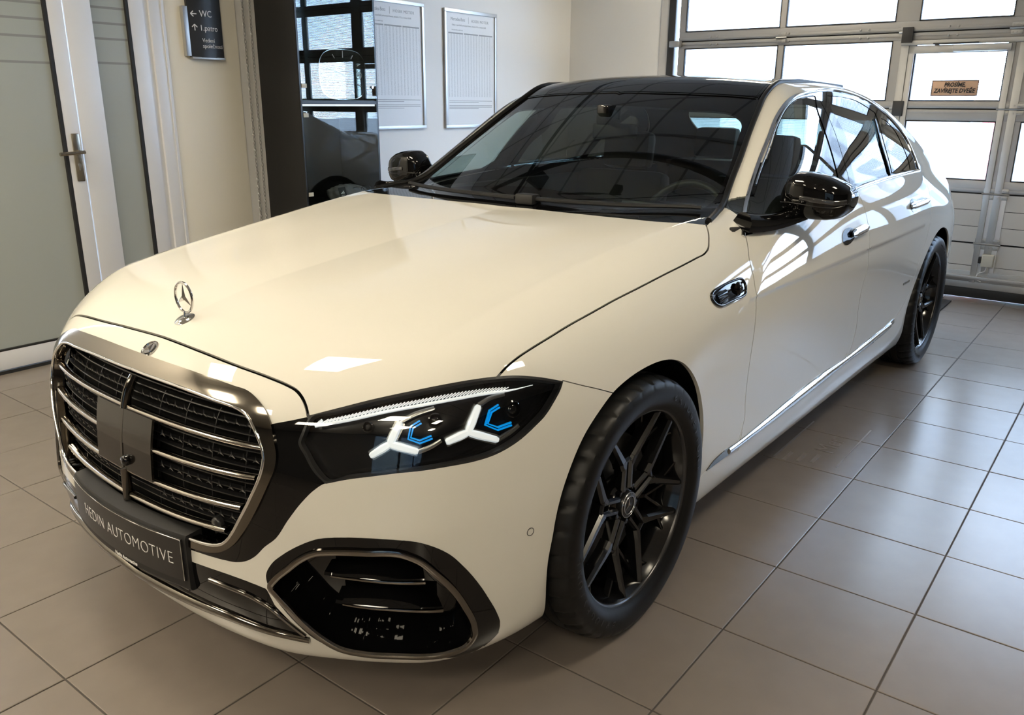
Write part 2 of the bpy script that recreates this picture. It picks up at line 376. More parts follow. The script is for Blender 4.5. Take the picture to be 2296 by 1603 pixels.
# ---- panel lines on that surface
K = {
'hood_front': [[-0.097,-0.764,0.843],[-0.0,-0.765,0.843],[0.168,-0.769,0.84],[0.31,-0.767,0.833],[0.431,-0.757,0.824],[0.48,-0.751,0.817],[0.507,-0.749,0.811],[0.529,-0.751,0.8],[0.549,-0.757,0.784],[0.563,-0.764,0.768]],
'hood_bot': [[0.564,-0.764,0.768],[0.624,-0.709,0.791],[0.685,-0.653,0.807],[0.741,-0.593,0.821],[0.793,-0.527,0.83],[0.828,-0.461,0.833]],
'hood_side': [[0.829,-0.46,0.833],[0.829,-0.429,0.848],[0.83,-0.387,0.862],[0.83,-0.334,0.872],[0.831,-0.27,0.883],[0.832,-0.194,0.896],[0.835,-0.104,0.909],[0.838,0.001,0.924],[0.843,0.114,0.938],[0.847,0.236,0.953],[0.85,0.356,0.966],[0.852,0.435,0.976],[0.852,0.481,0.981],[0.845,0.518,0.991],[0.828,0.556,1.009],[0.801,0.603,1.03],[0.781,0.63,1.042]],
'hood_rear': [[0.782,0.636,1.042],[0.693,0.549,1.052],[0.534,0.547,1.05],[0.356,0.555,1.049],[0.108,0.581,1.046],[-0.055,0.579,1.045],[-0.269,0.568,1.048]],
'frame_out': [[-0.036,-0.816,0.807],[0.08,-0.815,0.807],[0.229,-0.811,0.806],[0.357,-0.801,0.8],[0.403,-0.796,0.797],[0.443,-0.798,0.785],[0.474,-0.803,0.769],[0.496,-0.809,0.75],[0.513,-0.816,0.717],[0.522,-0.82,0.687],[0.522,-0.825,0.664],[0.51,-0.838,0.623],[0.481,-0.856,0.556],[0.444,-0.869,0.496],[0.413,-0.877,0.459],[0.376,-0.886,0.434],[0.335,-0.893,0.421],[0.286,-0.901,0.416]],
'frame_in': [[-0.036,-0.848,0.777],[0.05,-0.848,0.776],[0.202,-0.843,0.775],[0.332,-0.834,0.77],[0.401,-0.825,0.765],[0.433,-0.823,0.757],[0.462,-0.827,0.736],[0.484,-0.83,0.71],[0.496,-0.833,0.68],[0.495,-0.838,0.657],[0.473,-0.856,0.593],[0.436,-0.87,0.525],[0.406,-0.878,0.478],[0.383,-0.883,0.456],[0.354,-0.889,0.445],[0.288,-0.899,0.438]],
'nose_bot': [[0.563,-0.763,0.768],[0.543,-0.779,0.762],[0.496,-0.81,0.749]],
'surround': [[0.63,-0.771,0.639],[0.621,-0.778,0.636],[0.601,-0.792,0.619],[0.58,-0.808,0.592],[0.553,-0.827,0.549],[0.522,-0.843,0.498],[0.487,-0.857,0.458],[0.525,-0.841,0.525],[0.495,-0.854,0.473],[0.47,-0.863,0.445],[0.448,-0.87,0.429],[0.419,-0.878,0.418],[0.381,-0.886,0.413],[0.319,-0.897,0.409],[0.246,-0.906,0.405]],
'strip_bot': [[0.242,-0.907,0.374],[0.318,-0.898,0.378],[0.396,-0.885,0.38],[0.46,-0.869,0.376],[0.495,-0.858,0.37]],
'headlight': [[0.564,-0.761,0.771],[0.605,-0.725,0.785],[0.662,-0.671,0.804],[0.717,-0.615,0.819],[0.769,-0.554,0.831],[0.814,-0.484,0.836],[0.83,-0.453,0.835],[0.847,-0.417,0.831],[0.867,-0.375,0.822],[0.886,-0.33,0.808],[0.897,-0.303,0.798]],
'headlight2': [[0.897,-0.303,0.798],[0.9,-0.317,0.783],[0.901,-0.34,0.763],[0.9,-0.37,0.739],[0.893,-0.408,0.716],[0.885,-0.442,0.698],[0.876,-0.474,0.686],[0.866,-0.505,0.678],[0.843,-0.56,0.672],[0.815,-0.608,0.67],[0.782,-0.649,0.666],[0.744,-0.685,0.662],[0.704,-0.718,0.655],[0.662,-0.75,0.647],[0.622,-0.777,0.635]],
'headlight3': [[0.622,-0.777,0.635],[0.598,-0.786,0.657],[0.574,-0.79,0.692],[0.559,-0.792,0.717],[0.561,-0.783,0.737],[0.564,-0.761,0.771]],
'intake_out': [[0.496,-0.857,0.405],[0.509,-0.85,0.434],[0.537,-0.838,0.463],[0.576,-0.819,0.492],[0.614,-0.8,0.512],[0.653,-0.779,0.52],[0.707,-0.745,0.523],[0.755,-0.707,0.519],[0.785,-0.679,0.513],[0.812,-0.648,0.496],[0.83,-0.619,0.471],[0.844,-0.592,0.435],[0.856,-0.56,0.385],[0.864,-0.529,0.328],[0.867,-0.505,0.28],[0.866,-0.493,0.247],[0.86,-0.493,0.218],[0.85,-0.506,0.199],[0.835,-0.531,0.185],[0.813,-0.561,0.174],[0.796,-0.609,0.186],[0.755,-0.662,0.198],[0.705,-0.704,0.204],[0.651,-0.744,0.21],[0.608,-0.774,0.221],[0.579,-0.799,0.244],[0.556,-0.821,0.279],[0.531,-0.841,0.322],[0.504,-0.855,0.37]],
'intake_in': [[0.507,-0.853,0.379],[0.521,-0.847,0.403],[0.548,-0.834,0.431],[0.579,-0.818,0.461],[0.606,-0.805,0.478],[0.64,-0.787,0.486],[0.706,-0.746,0.49],[0.767,-0.697,0.485],[0.79,-0.675,0.469],[0.813,-0.646,0.431],[0.83,-0.615,0.385],[0.841,-0.587,0.33],[0.845,-0.565,0.277],[0.84,-0.559,0.235],[0.828,-0.573,0.213],[0.808,-0.605,0.205],[0.773,-0.648,0.205],[0.724,-0.692,0.209],[0.671,-0.732,0.212],[0.621,-0.768,0.226],[0.595,-0.792,0.252],[0.568,-0.817,0.29],[0.541,-0.837,0.334],[0.519,-0.849,0.363]],
'fender_bumper': [[0.896,-0.304,0.8],[0.917,-0.243,0.775],[0.929,-0.197,0.757],[0.938,-0.148,0.736]],
'arch_f': [[0.88,-0.335,0.165],[0.895,-0.354,0.234],[0.904,-0.364,0.294],[0.911,-0.367,0.373],[0.915,-0.359,0.425],[0.918,-0.351,0.476],[0.922,-0.336,0.533],[0.925,-0.314,0.582],[0.933,-0.253,0.67],[0.936,-0.205,0.708],[0.937,-0.151,0.737],[0.939,-0.079,0.757],[0.943,-0.005,0.767],[0.947,0.064,0.768],[0.951,0.118,0.76],[0.954,0.177,0.738],[0.956,0.233,0.698],[0.955,0.283,0.646],[0.951,0.326,0.583],[0.944,0.364,0.507],[0.938,0.383,0.429],[0.933,0.381,0.356],[0.926,0.367,0.291],[0.914,0.371,0.224]],
'door_f': [[0.862,0.752,1.0],[0.886,0.721,0.971],[0.904,0.694,0.945],[0.919,0.681,0.918],[0.934,0.67,0.89],[0.946,0.659,0.859],[0.951,0.663,0.824],[0.954,0.664,0.779],[0.954,0.666,0.726],[0.948,0.669,0.637],[0.942,0.676,0.559],[0.936,0.69,0.477],[0.933,0.706,0.409],[0.931,0.681,0.343]],
'door_b': [[0.889,1.759,1.088],[0.915,1.786,1.028],[0.942,1.791,0.961],[0.955,1.798,0.906],[0.965,1.789,0.855],[0.961,1.827,0.753],[0.955,1.807,0.68],[0.945,1.828,0.58],[0.935,1.871,0.471],[0.931,1.862,0.412],[0.93,1.808,0.345]],
'door_r': [[0.853,3.028,1.071],[0.897,2.97,1.01],[0.932,2.922,0.949],[0.952,2.891,0.884],[0.961,2.859,0.813],[0.962,2.818,0.744],[0.96,2.773,0.674],[0.952,2.74,0.577],[0.942,2.71,0.485],[0.935,2.636,0.421],[0.931,2.536,0.379]],
'chr_top': [[0.93,0.44,0.316],[0.931,0.478,0.332],[0.932,0.542,0.341],[0.931,0.674,0.338],[0.93,0.943,0.348],[0.929,1.197,0.361],[0.93,1.484,0.369],[0.93,1.802,0.362],[0.929,2.105,0.372],[0.93,2.422,0.379],[0.931,2.527,0.389]],
'chr_bot': [[0.929,0.44,0.315],[0.93,0.521,0.316],[0.93,0.702,0.315],[0.93,0.951,0.315],[0.93,1.208,0.319],[0.93,1.497,0.326],[0.93,1.83,0.338],[0.929,2.119,0.337],[0.93,2.437,0.349],[0.931,2.543,0.364]],
'sill_bot': [[0.911,0.379,0.215],[0.911,0.485,0.214],[0.905,0.698,0.201],[0.904,0.925,0.197],[0.896,1.2,0.184],[0.896,1.49,0.18],[0.895,1.821,0.181],[0.903,2.168,0.198],[0.927,2.601,0.275]],
'win_out': [[0.859,0.737,1.002],[0.829,0.806,1.032],[0.793,0.889,1.063],[0.754,1.016,1.132],[0.726,1.14,1.211],[0.705,1.256,1.284],[0.682,1.374,1.356],[0.672,1.468,1.403],[0.662,1.598,1.436],[0.648,1.761,1.453],[0.633,1.971,1.467],[0.624,2.194,1.469],[0.631,2.433,1.454],[0.651,2.616,1.424],[0.673,2.731,1.391],[0.715,2.882,1.322],[0.76,2.967,1.246],[0.804,2.968,1.174],[0.837,2.962,1.111],[0.851,2.951,1.083]],
'belt': [[0.859,0.737,1.002],[0.871,0.852,1.008],[0.885,0.994,1.021],[0.892,1.263,1.048],[0.892,1.769,1.08],[0.881,2.174,1.088],[0.868,2.62,1.088],[0.851,2.951,1.083]],
'glass_f_front': [[0.784,0.973,1.098],[0.757,1.076,1.164],[0.732,1.198,1.242],[0.704,1.335,1.328],[0.69,1.428,1.377],[0.68,1.518,1.409],[0.669,1.644,1.43],[0.659,1.844,1.442]],
'glass_f_rear': [[0.659,1.844,1.442],[0.707,1.75,1.385],[0.763,1.694,1.31],[0.825,1.638,1.214],[0.879,1.586,1.113]],
'glass_r_front': [[0.655,2.001,1.444],[0.707,1.925,1.385],[0.784,1.906,1.278],[0.823,1.833,1.215],[0.886,1.774,1.093]],
'glass_r_top': [[0.655,2.001,1.444],[0.652,2.198,1.441],[0.663,2.429,1.42],[0.694,2.603,1.372]],
'glass_r_rear': [[0.716,2.577,1.345],[0.8,2.45,1.227],[0.871,2.376,1.098]],
'glass_q': [[0.713,2.648,1.345],[0.72,2.741,1.327],[0.751,2.807,1.276],[0.794,2.805,1.209],[0.841,2.785,1.126],[0.857,2.757,1.094]],
'glass_q_front': [[0.713,2.648,1.345],[0.803,2.494,1.22],[0.869,2.416,1.098]],
'ws_right': [[0.782,0.636,1.042],[0.761,0.745,1.059],[0.734,0.853,1.073],[0.695,1.002,1.146],[0.671,1.118,1.218],[0.638,1.259,1.307],[0.609,1.398,1.389],[0.595,1.469,1.428],[0.589,1.546,1.464],[0.582,1.649,1.488]],
'ws_top': [[0.006,1.365,1.448],[0.176,1.372,1.445],[0.328,1.396,1.441],[0.469,1.429,1.434],[0.566,1.451,1.426]],
'ws_glass_r': [[0.771,0.617,1.045],[0.746,0.773,1.064],[0.706,0.949,1.113],[0.661,1.136,1.232],[0.624,1.283,1.324],[0.565,1.443,1.422]],
'apillar': [[0.735,0.848,1.072],[0.767,0.859,1.066],[0.796,0.878,1.059]],
'vent': [[0.924,0.388,0.88],[0.921,0.403,0.887],[0.92,0.445,0.893],[0.92,0.499,0.897],[0.922,0.554,0.899],[0.925,0.585,0.898],[0.927,0.596,0.893],[0.934,0.601,0.881],[0.939,0.596,0.865],[0.942,0.59,0.856],[0.943,0.565,0.85],[0.942,0.519,0.849],[0.941,0.463,0.847],[0.941,0.434,0.846],[0.939,0.411,0.85],[0.934,0.393,0.859],[0.929,0.385,0.87]],
'vent_in': [[0.926,0.396,0.876],[0.924,0.412,0.882],[0.923,0.456,0.887],[0.926,0.508,0.888],[0.93,0.563,0.885],[0.933,0.585,0.88],[0.937,0.587,0.871],[0.939,0.571,0.862],[0.94,0.537,0.856],[0.94,0.469,0.851],[0.939,0.43,0.852],[0.936,0.409,0.857],[0.932,0.397,0.865]],
'psensor': [[0.901,-0.426,0.468]],
'handle_f': [[0.954,1.474,0.906],[0.95,1.806,0.928]],
'handle_r': [[0.944,2.415,0.952],[0.936,2.907,0.939]],
'hl_strip_t': [[0.587,-0.752,0.766],[0.631,-0.714,0.78],[0.688,-0.66,0.799],[0.743,-0.603,0.812],[0.792,-0.541,0.82],[0.836,-0.468,0.819],[0.858,-0.422,0.812],[0.874,-0.377,0.808]],
'hl_strip_b': [[0.578,-0.765,0.753],[0.637,-0.72,0.769],[0.695,-0.667,0.787],[0.75,-0.611,0.799],[0.799,-0.548,0.807],[0.827,-0.499,0.809],[0.858,-0.431,0.806],[0.875,-0.378,0.807]],
'star1': [[0.72,-0.687,0.72],[0.727,-0.657,0.768],[0.693,-0.716,0.695],[0.772,-0.649,0.703]],
'star2': [[0.834,-0.553,0.733],[0.832,-0.514,0.788],[0.81,-0.598,0.719],[0.868,-0.489,0.703]],
'blue1': [[0.761,-0.629,0.767],[0.75,-0.646,0.756],[0.752,-0.656,0.732],[0.771,-0.643,0.724],[0.788,-0.621,0.733]],
'blue2': [[0.856,-0.471,0.778],[0.85,-0.493,0.77],[0.852,-0.509,0.743],[0.865,-0.485,0.728],[0.877,-0.451,0.732]],
'fin1': [[0.617,-0.8,0.418],[0.667,-0.772,0.415],[0.736,-0.723,0.409],[0.798,-0.664,0.405]],
'fin2': [[0.635,-0.787,0.348],[0.697,-0.747,0.34],[0.763,-0.694,0.334],[0.818,-0.629,0.325]],
'slat0': [[0.01,-0.89,0.693],[0.177,-0.883,0.699],[0.324,-0.869,0.695],[0.417,-0.853,0.693],[0.484,-0.834,0.695]],
'slat1': [[0.131,-0.903,0.607],[0.285,-0.89,0.616],[0.399,-0.871,0.617],[0.47,-0.853,0.622]],
'slat2': [[0.006,-0.912,0.519],[0.179,-0.906,0.531],[0.311,-0.893,0.536],[0.436,-0.869,0.55]],
'slat3': [[0.031,-0.914,0.448],[0.169,-0.909,0.462],[0.303,-0.896,0.468],[0.39,-0.881,0.478]],
'lip': [[-0.183,-0.888,0.222],[-0.017,-0.899,0.238],[0.1,-0.9,0.248],[0.2,-0.896,0.253],[0.287,-0.889,0.255],[0.365,-0.878,0.257],[0.433,-0.863,0.254],[0.519,-0.832,0.248],[0.566,-0.805,0.241]],
'lip2': [[0.329,-0.897,0.348],[0.392,-0.886,0.347],[0.451,-0.872,0.342],[0.498,-0.856,0.324],[0.531,-0.837,0.292],[0.56,-0.812,0.254]],
'vbar_t': [[-0.007,-0.859,0.764],[-0.005,-0.889,0.694]],
'vbar_b': [[0.005,-0.912,0.521],[0.022,-0.913,0.458]],
'panel': [[-0.131,-0.888,0.687],[0.135,-0.888,0.685],[0.124,-0.908,0.536],[-0.124,-0.908,0.537]],
}
# ------------------------------------------------------------------ body surface: dual grid of the analytic shape, then cut along panel lines
def norms(P):
    g = grad(P); return g/(np.linalg.norm(g, axis=1)[:, None]+1e-12)
def project(P, it=3):
    for _ in range(it):
        v = f(P); g = grad(P); P = P-(v/np.maximum((g*g).sum(1), .2))[:, None]*g
    return P
def surface_net(lo, hi, h, blk=4):
    n = np.ceil((np.array(hi)-lo)/h/blk).astype(int)
    N = n*blk
    ax = [lo[i]+np.arange(n[i]+1)*h*blk for i in range(3)]
    G = np.stack(np.meshgrid(*ax, indexing='ij'), -1); cf = f(G.reshape(-1, 3)).reshape(n+1)
    mn = np.abs(cf); act = np.zeros(n, bool)
    for a in (0, 1):
        for b in (0, 1):
            for c in (0, 1): act |= mn[a:n[0]+a, b:n[1]+b, c:n[2]+c] < h*blk*1.15
    F = np.repeat(np.repeat(np.repeat(np.where(cf[:-1, :-1, :-1] < 0, -1., 1.), blk, 0), blk, 1), blk, 2)
    F = np.pad(F, ((0, 1), (0, 1), (0, 1)), mode='edge')
    mk = np.zeros(N+1, bool); fine = np.repeat(np.repeat(np.repeat(act, blk, 0), blk, 1), blk, 2)
    for a in (0, 1):
        for b in (0, 1):
            for c in (0, 1): mk[a:N[0]+a, b:N[1]+b, c:N[2]+c] |= fine
    I = np.argwhere(mk); F[mk] = f(np.array(lo)+I*h)
    S = F < 0
    cs = np.zeros(N, int)
    for a in (0, 1):
        for b in (0, 1):
            for c in (0, 1): cs += S[a:N[0]+a, b:N[1]+b, c:N[2]+c]
    cell = (cs > 0) & (cs < 8) & fine
    cid = -np.ones(N, int); CI = np.argwhere(cell); cid[cell] = np.arange(len(CI))
    acc = np.zeros((len(CI), 3)); cnt = np.zeros(len(CI))
    cor = [(a, b, c) for a in (0, 1) for b in (0, 1) for c in (0, 1)]
    val = {k: F[CI[:, 0]+k[0], CI[:, 1]+k[1], CI[:, 2]+k[2]] for k in cor}
    for k in cor:
        for d in range(3):
            if k[d] == 0:
                k2 = list(k); k2[d] = 1; a, b = val[k], val[tuple(k2)]
                x = (a < 0) != (b < 0); t = np.where(x, a/(np.where(x, a-b, 1)), 0)
                p = np.tile(np.array(k, float), (len(CI), 1)); p[:, d] += t; acc[x] += p[x]; cnt[x] += 1
    V = np.array(lo)+(CI+acc/np.maximum(cnt, 1)[:, None])*h
    T = []
    for d in range(3):
        e, g = [(1, 2), (2, 0), (0, 1)][d]
        sl0 = [slice(None)]*3; sl1 = [slice(None)]*3; sl0[d] = slice(0, -1); sl1[d] = slice(1, None)
        E = np.argwhere(S[tuple(sl0)] != S[tuple(sl1)])
        E = E[(E[:, e] > 0) & (E[:, g] > 0) & (E[:, e] < N[e]) & (E[:, g] < N[g])]
        def cc(de, dg):
            q = E.copy(); q[:, e] += de; q[:, g] += dg; return cid[q[:, 0], q[:, 1], q[:, 2]]
        a, b, c, dd = cc(-1, -1), cc(0, -1), cc(0, 0), cc(-1, 0)
        ok = (a >= 0) & (b >= 0) & (c >= 0) & (dd >= 0)
        fl = S[E[:, 0], E[:, 1], E[:, 2]]
        q = np.where(fl[:, None], np.stack([a, b, c, dd], 1), np.stack([dd, c, b, a], 1))[ok]
        T += [q[:, [0, 1, 2]], q[:, [0, 2, 3]]]
    return V, np.concatenate(T)
AX = {}
_a = np.array([.5, -.75, .43]); _a /= np.linalg.norm(_a); _e = np.cross([0, 0, 1], _a); _e /= np.linalg.norm(_e)
AX['O'] = (_a, _e, np.cross(_a, _e)); AX['S'] = (np.array([1., 0, 0]), np.array([0, 1., 0]), np.array([0, 0, 1.]))
AX['T'] = (np.array([0, 0, 1.]), np.array([1., 0, 0]), np.array([0, 1., 0])); AX['B'] = (np.array([0, 1., 0]), np.array([1., 0, 0]), np.array([0, 0, 1.]))
class Cut:
    def __init__(s, V, T):
        s.V = V; s.N = norms(V); s.T = T; s.L = np.zeros(len(T), int); s.lock = np.zeros(len(V), bool); s.names = ['body']
    def subdivide(s, mark, ta):
        """mark: set of (a<b) edge keys -> new verts at parameter ta (array aligned)"""
        nV = len(s.V); T = s.T
        a, b = mark//nV, mark % nV
        P = s.V[a]*(1-ta)[:, None]+s.V[b]*ta[:, None]
        P = project(P, 1); s.N = np.concatenate([s.N, norms(P)]); s.V = np.concatenate([s.V, P])
        fl = np.zeros(nV, bool); fl[a] = True; fl[b] = True
        cand = fl[T].sum(1) >= 2; Tc = T[cand]; Lc = s.L[cand]
        E = np.stack([Tc[:, [0, 1]], Tc[:, [1, 2]], Tc[:, [2, 0]]], 1); KE = E.min(2)*nV+E.max(2)
        o = np.argsort(mark); ms = mark[o]; pos = np.clip(np.searchsorted(ms, KE), 0, len(ms)-1)
        hit = ms[pos] == KE; mid = np.where(hit, nV+o[pos], -1)
        cnt = hit.sum(1); keep = cnt == 0
        nT = [T[~cand], Tc[keep]]; nL = [s.L[~cand], Lc[keep]]
        def rot(sel, r): return Tc[sel][:, [(r+i) % 3 for i in range(3)]], mid[sel][:, [(r+i) % 3 for i in range(3)]], Lc[sel]
        for r in range(3):
            sel = (cnt == 1) & hit[:, r]; t, m, l = rot(sel, r); k = m[:, 0]
            nT += [np.stack([t[:, 0], k, t[:, 2]], 1), np.stack([k, t[:, 1], t[:, 2]], 1)]; nL += [l, l]
            sel = (cnt == 2) & ~hit[:, (r+2) % 3]; t, m, l = rot(sel, r)
            nT += [np.stack([m[:, 0], t[:, 1], m[:, 1]], 1), np.stack([t[:, 0], m[:, 0], m[:, 1]], 1), np.stack([t[:, 0], m[:, 1], t[:, 2]], 1)]; nL += [l, l, l]
        sel = cnt == 3; t, m, l = rot(sel, 0)
        nT += [np.stack([t[:, 0], m[:, 0], m[:, 2]], 1), np.stack([m[:, 0], t[:, 1], m[:, 1]], 1), np.stack([m[:, 2], m[:, 1], t[:, 2]], 1), np.stack([m[:, 0], m[:, 1], m[:, 2]], 1)]; nL += [l]*4
        s.T = np.concatenate(nT); s.L = np.concatenate(nL)
        s.lock = np.concatenate([s.lock, np.zeros(len(P), bool)])
    def edges(s, T):
        E = np.concatenate([T[:, [0, 1]], T[:, [1, 2]], T[:, [2, 0]]]); n = len(s.V)
        return np.unique(E.min(1)*n+E.max(1))
    def dist(s, poly, chart, closed, thr, rng, reach=.03):
        ax, e1, e2 = AX[chart]; A = np.stack([poly@e1, poly@e2], 1); B = np.roll(A, -1, 0)
        if not closed: A, B = A[:-1], B[:-1]
        Q = np.stack([s.V@e1, s.V@e2], 1)
        ok = np.ones(len(Q), bool)
        if thr is not None: ok &= s.N@ax > thr
        if rng is not None: ok &= rng(s.V)
        lo, hi = A.min(0)-reach, A.max(0)+reach
        idx = np.where(ok & (Q > lo).all(1) & (Q < hi).all(1))[0]
        d = np.full(len(Q), 1.0); near = np.zeros((len(Q), 2)); D = B-A; DD = np.maximum((D*D).sum(1), 1e-12)
        if not len(idx): return d, near
        q = Q[idx]; g0 = lo-.05; cs = .02; sz = np.ceil((hi+.05-g0)/cs).astype(int)+1
        occ = np.zeros(sz, bool)
        for t in np.linspace(0, 1, 5):
            c = ((A+D*t-g0)/cs).astype(int); c = c[((c >= 0) & (c < sz)).all(1)]; occ[c[:, 0], c[:, 1]] = True
        big = np.linalg.norm(D, axis=1) > .05
        for k in np.where(big)[0]:
            c = ((A[k]+D[k]*np.linspace(0, 1, int(DD[k]**.5/.008)+2)[:, None]-g0)/cs).astype(int); c = c[((c >= 0) & (c < sz)).all(1)]; occ[c[:, 0], c[:, 1]] = True
        o2 = occ.copy()
        for i in (-2, -1, 0, 1, 2):
            for j in (-2, -1, 0, 1, 2): o2 |= np.roll(np.roll(occ, i, 0), j, 1)
        gc = ((q-g0)/cs).astype(int); nr = o2[gc[:, 0], gc[:, 1]]
        dq = np.full(len(q), .05); nq = np.zeros((len(q), 2)); I = np.where(nr)[0]; sg = np.ones(len(q))
        if closed:
            for i0 in range(0, len(q), 20000):
                p = q[i0:i0+20000]; cnt = np.zeros(len(p), int)
                for k in range(len(A)):
                    y0, y1 = A[k, 1], B[k, 1]
                    if y0 == y1: continue
                    c = (y0 > p[:, 1]) != (y1 > p[:, 1])
                    if c.any(): j = np.where(c)[0]; cnt[j] += p[j, 0] < A[k, 0]+(p[j, 1]-y0)/D[k, 1]*D[k, 0]
                sg[i0:i0+20000] = np.where(cnt % 2 == 1, -1, 1)
        for i0 in range(0, len(I), 3000):
            J = I[i0:i0+3000]; p = q[J]; Wx = p[:, None, 0]-A[None, :, 0]; Wy = p[:, None, 1]-A[None, :, 1]
            t = np.clip((Wx*D[:, 0]+Wy*D[:, 1])/DD, 0, 1); Rx = Wx-D[:, 0]*t; Ry = Wy-D[:, 1]*t; dd = Rx*Rx+Ry*Ry; k = dd.argmin(1); r = np.arange(len(p))
            dq[J] = np.sqrt(dd[r, k]); nq[J, 0] = -Rx[r, k]; nq[J, 1] = -Ry[r, k]
            if not closed: sg[J] = np.where(D[k, 0]*(p[:, 1]-A[k, 1])-D[k, 1]*(p[:, 0]-A[k, 0]) >= 0, 1, -1)
        d[idx] = dq*(sg if closed else 1); near[idx] = nq
        if not closed: s.side = np.ones(len(Q)); s.side[idx] = sg
        return d, near
    def split(s, phi, eps=2e-5, lim=None):
        phi = np.where(np.abs(phi) < eps, 0, phi); n = len(s.V); pt = phi[s.T]; k = s.edges(s.T[(pt.min(1) < 0) & (pt.max(1) > 0)]); a, b = k//n, k % n
        x = phi[a]*phi[b] < 0
        if lim: x &= (np.abs(phi[a]) < lim) & (np.abs(phi[b]) < lim)
        k = k[x]; a, b = a[x], b[x]
        if len(k):
            s.subdivide(k, phi[a]/(phi[a]-phi[b])); s.lock[n:] = True
        return np.concatenate([phi, np.zeros(len(k))])
    def cut(s, poly, chart, closed, thr, rng, refine, h, w=None):
        for r in range(refine):
            d, _ = s.dist(poly, chart, closed, thr, rng); m = (np.abs(d) < h*(1.1 if r == 0 else .6))[s.T].any(1)
            k = s.edges(s.T[m]); s.subdivide(k, np.full(len(k), .5))
        d, near = s.dist(poly, chart, closed, thr, rng)
        if w is None:
            ax, e1, e2 = AX[chart]; hh = h*.5**refine*.22
            sn = (np.abs(d) < hh) & ~s.lock
            if sn.any():
                P = s.V[sn]
                P = project(P+near[sn][:, :1]*e1+near[sn][:, 1:]*e2, 2); s.V[sn] = P; s.N[sn] = norms(P); s.lock[sn] = True; d[sn] = 0
            return s.split(d)
        s.split(np.where(np.abs(d) < .03, d*s.side, 1.), 3e-4, .028)
        d, near = s.dist(poly, chart, closed, thr, rng)
        return s.split(np.minimum(d-w, .02))
    def paint(s, name, poly, chart, thr=.08, rng=None, refine=1, only=None, h=.0125):
        if name not in s.names: s.names.append(name)
        phi = s.cut(poly, chart, True, thr, rng, refine, h)
        c = phi[s.T].sum(1) < -1e-9
        if only: c &= np.isin(s.L, [s.names.index(o) for o in only])
        s.L[c] = s.names.index(name)
    def seam(s, line, chart, w=.0018, thr=.05, rng=None, refine=0, h=.0125):
        phi = s.cut(line, chart, False, thr, rng, refine, h, w)
        c = phi[s.T].sum(1) < -1e-9; s.T = s.T[~c]; s.L = s.L[~c]
    def get(s, *names):
        return s.T[np.isin(s.L, [s.names.index(n) for n in names])]
def crom(P, step=.008, closed=False):
    P = np.asarray(P, float); n = len(P); out = []
    for i in range(n if closed else n-1):
        p1, p2 = P[i], P[(i+1) % n]
        p0 = P[(i-1) % n] if closed or i > 0 else 2*p1-p2; p3 = P[(i+2) % n] if closed or i < n-2 else 2*p2-p1
        L = np.linalg.norm(p2-p1); m = max(1, int(round(L/step)))
        # centripetal-ish tangents keep uneven spacing from overshooting
        d0, d2 = max(np.linalg.norm(p1-p0), 1e-6), max(np.linalg.norm(p3-p2), 1e-6)
        m1 = (p2-p1)*(d0/(d0+L))+(p1-p0)*(L/d0)*(L/(d0+L)); m2 = (p2-p1)*(d2/(d2+L))+(p3-p2)*(L/d2)*(L/(d2+L))
        t = (np.arange(m)/m)[:, None]
        out.append((2*t**3-3*t**2+1)*p1+(t**3-2*t**2+t)*m1+(-2*t**3+3*t**2)*p2+(t**3-t**2)*m2)
    if not closed: out.append(P[-1:])
    return np.concatenate(out)
def cv(name, rev=False, **k):
    p = crom(K[name], **k); return p[::-1] if rev else p
def cat(*a): return np.concatenate([np.atleast_2d(np.asarray(x, float)) for x in a])
def front_pt(x, z, off=0.):
    """points on the nose at given x (signed), z; off moves along the outward normal"""
    x = np.atleast_1d(np.asarray(x, float)); z = np.broadcast_to(np.asarray(z, float), x.shape)
    lo = np.full(x.shape, -1.1); hi = np.full(x.shape, -.2)
    for _ in range(36):
        m = (lo+hi)/2; i = f(np.stack([x, m, z], 1)) < 0; hi = np.where(i, m, hi); lo = np.where(i, lo, m)
    P = np.stack([x, hi, z], 1); n = norms(P); return P+n*off, n
def side_pt(y, z, off=0.):
    y = np.atleast_1d(np.asarray(y, float)); z = np.broadcast_to(np.asarray(z, float), y.shape)
    lo = np.zeros(y.shape); hi = np.full(y.shape, 1.2)
    for _ in range(36):
        m = (lo+hi)/2; i = f(np.stack([m, y, z], 1)) < 0; lo = np.where(i, m, lo); hi = np.where(i, hi, m)
    P = np.stack([hi, y, z], 1); n = norms(P); return P+n*off, n
def top_pt(x, y, off=0.):
    x = np.atleast_1d(np.asarray(x, float)); y = np.broadcast_to(np.asarray(y, float), x.shape)
    lo = np.full(x.shape, .5); hi = np.full(x.shape, 1.8)
    for _ in range(36):
        m = (lo+hi)/2; i = f(np.stack([x, y, m], 1)) < 0; lo = np.where(i, m, lo); hi = np.where(i, hi, m)
    P = np.stack([x, y, hi], 1); n = norms(P); return P+n*off, n
def onsurf(P, off=0.):
    P = project(np.asarray(P, float), 3); n = norms(P); return P+n*off, n
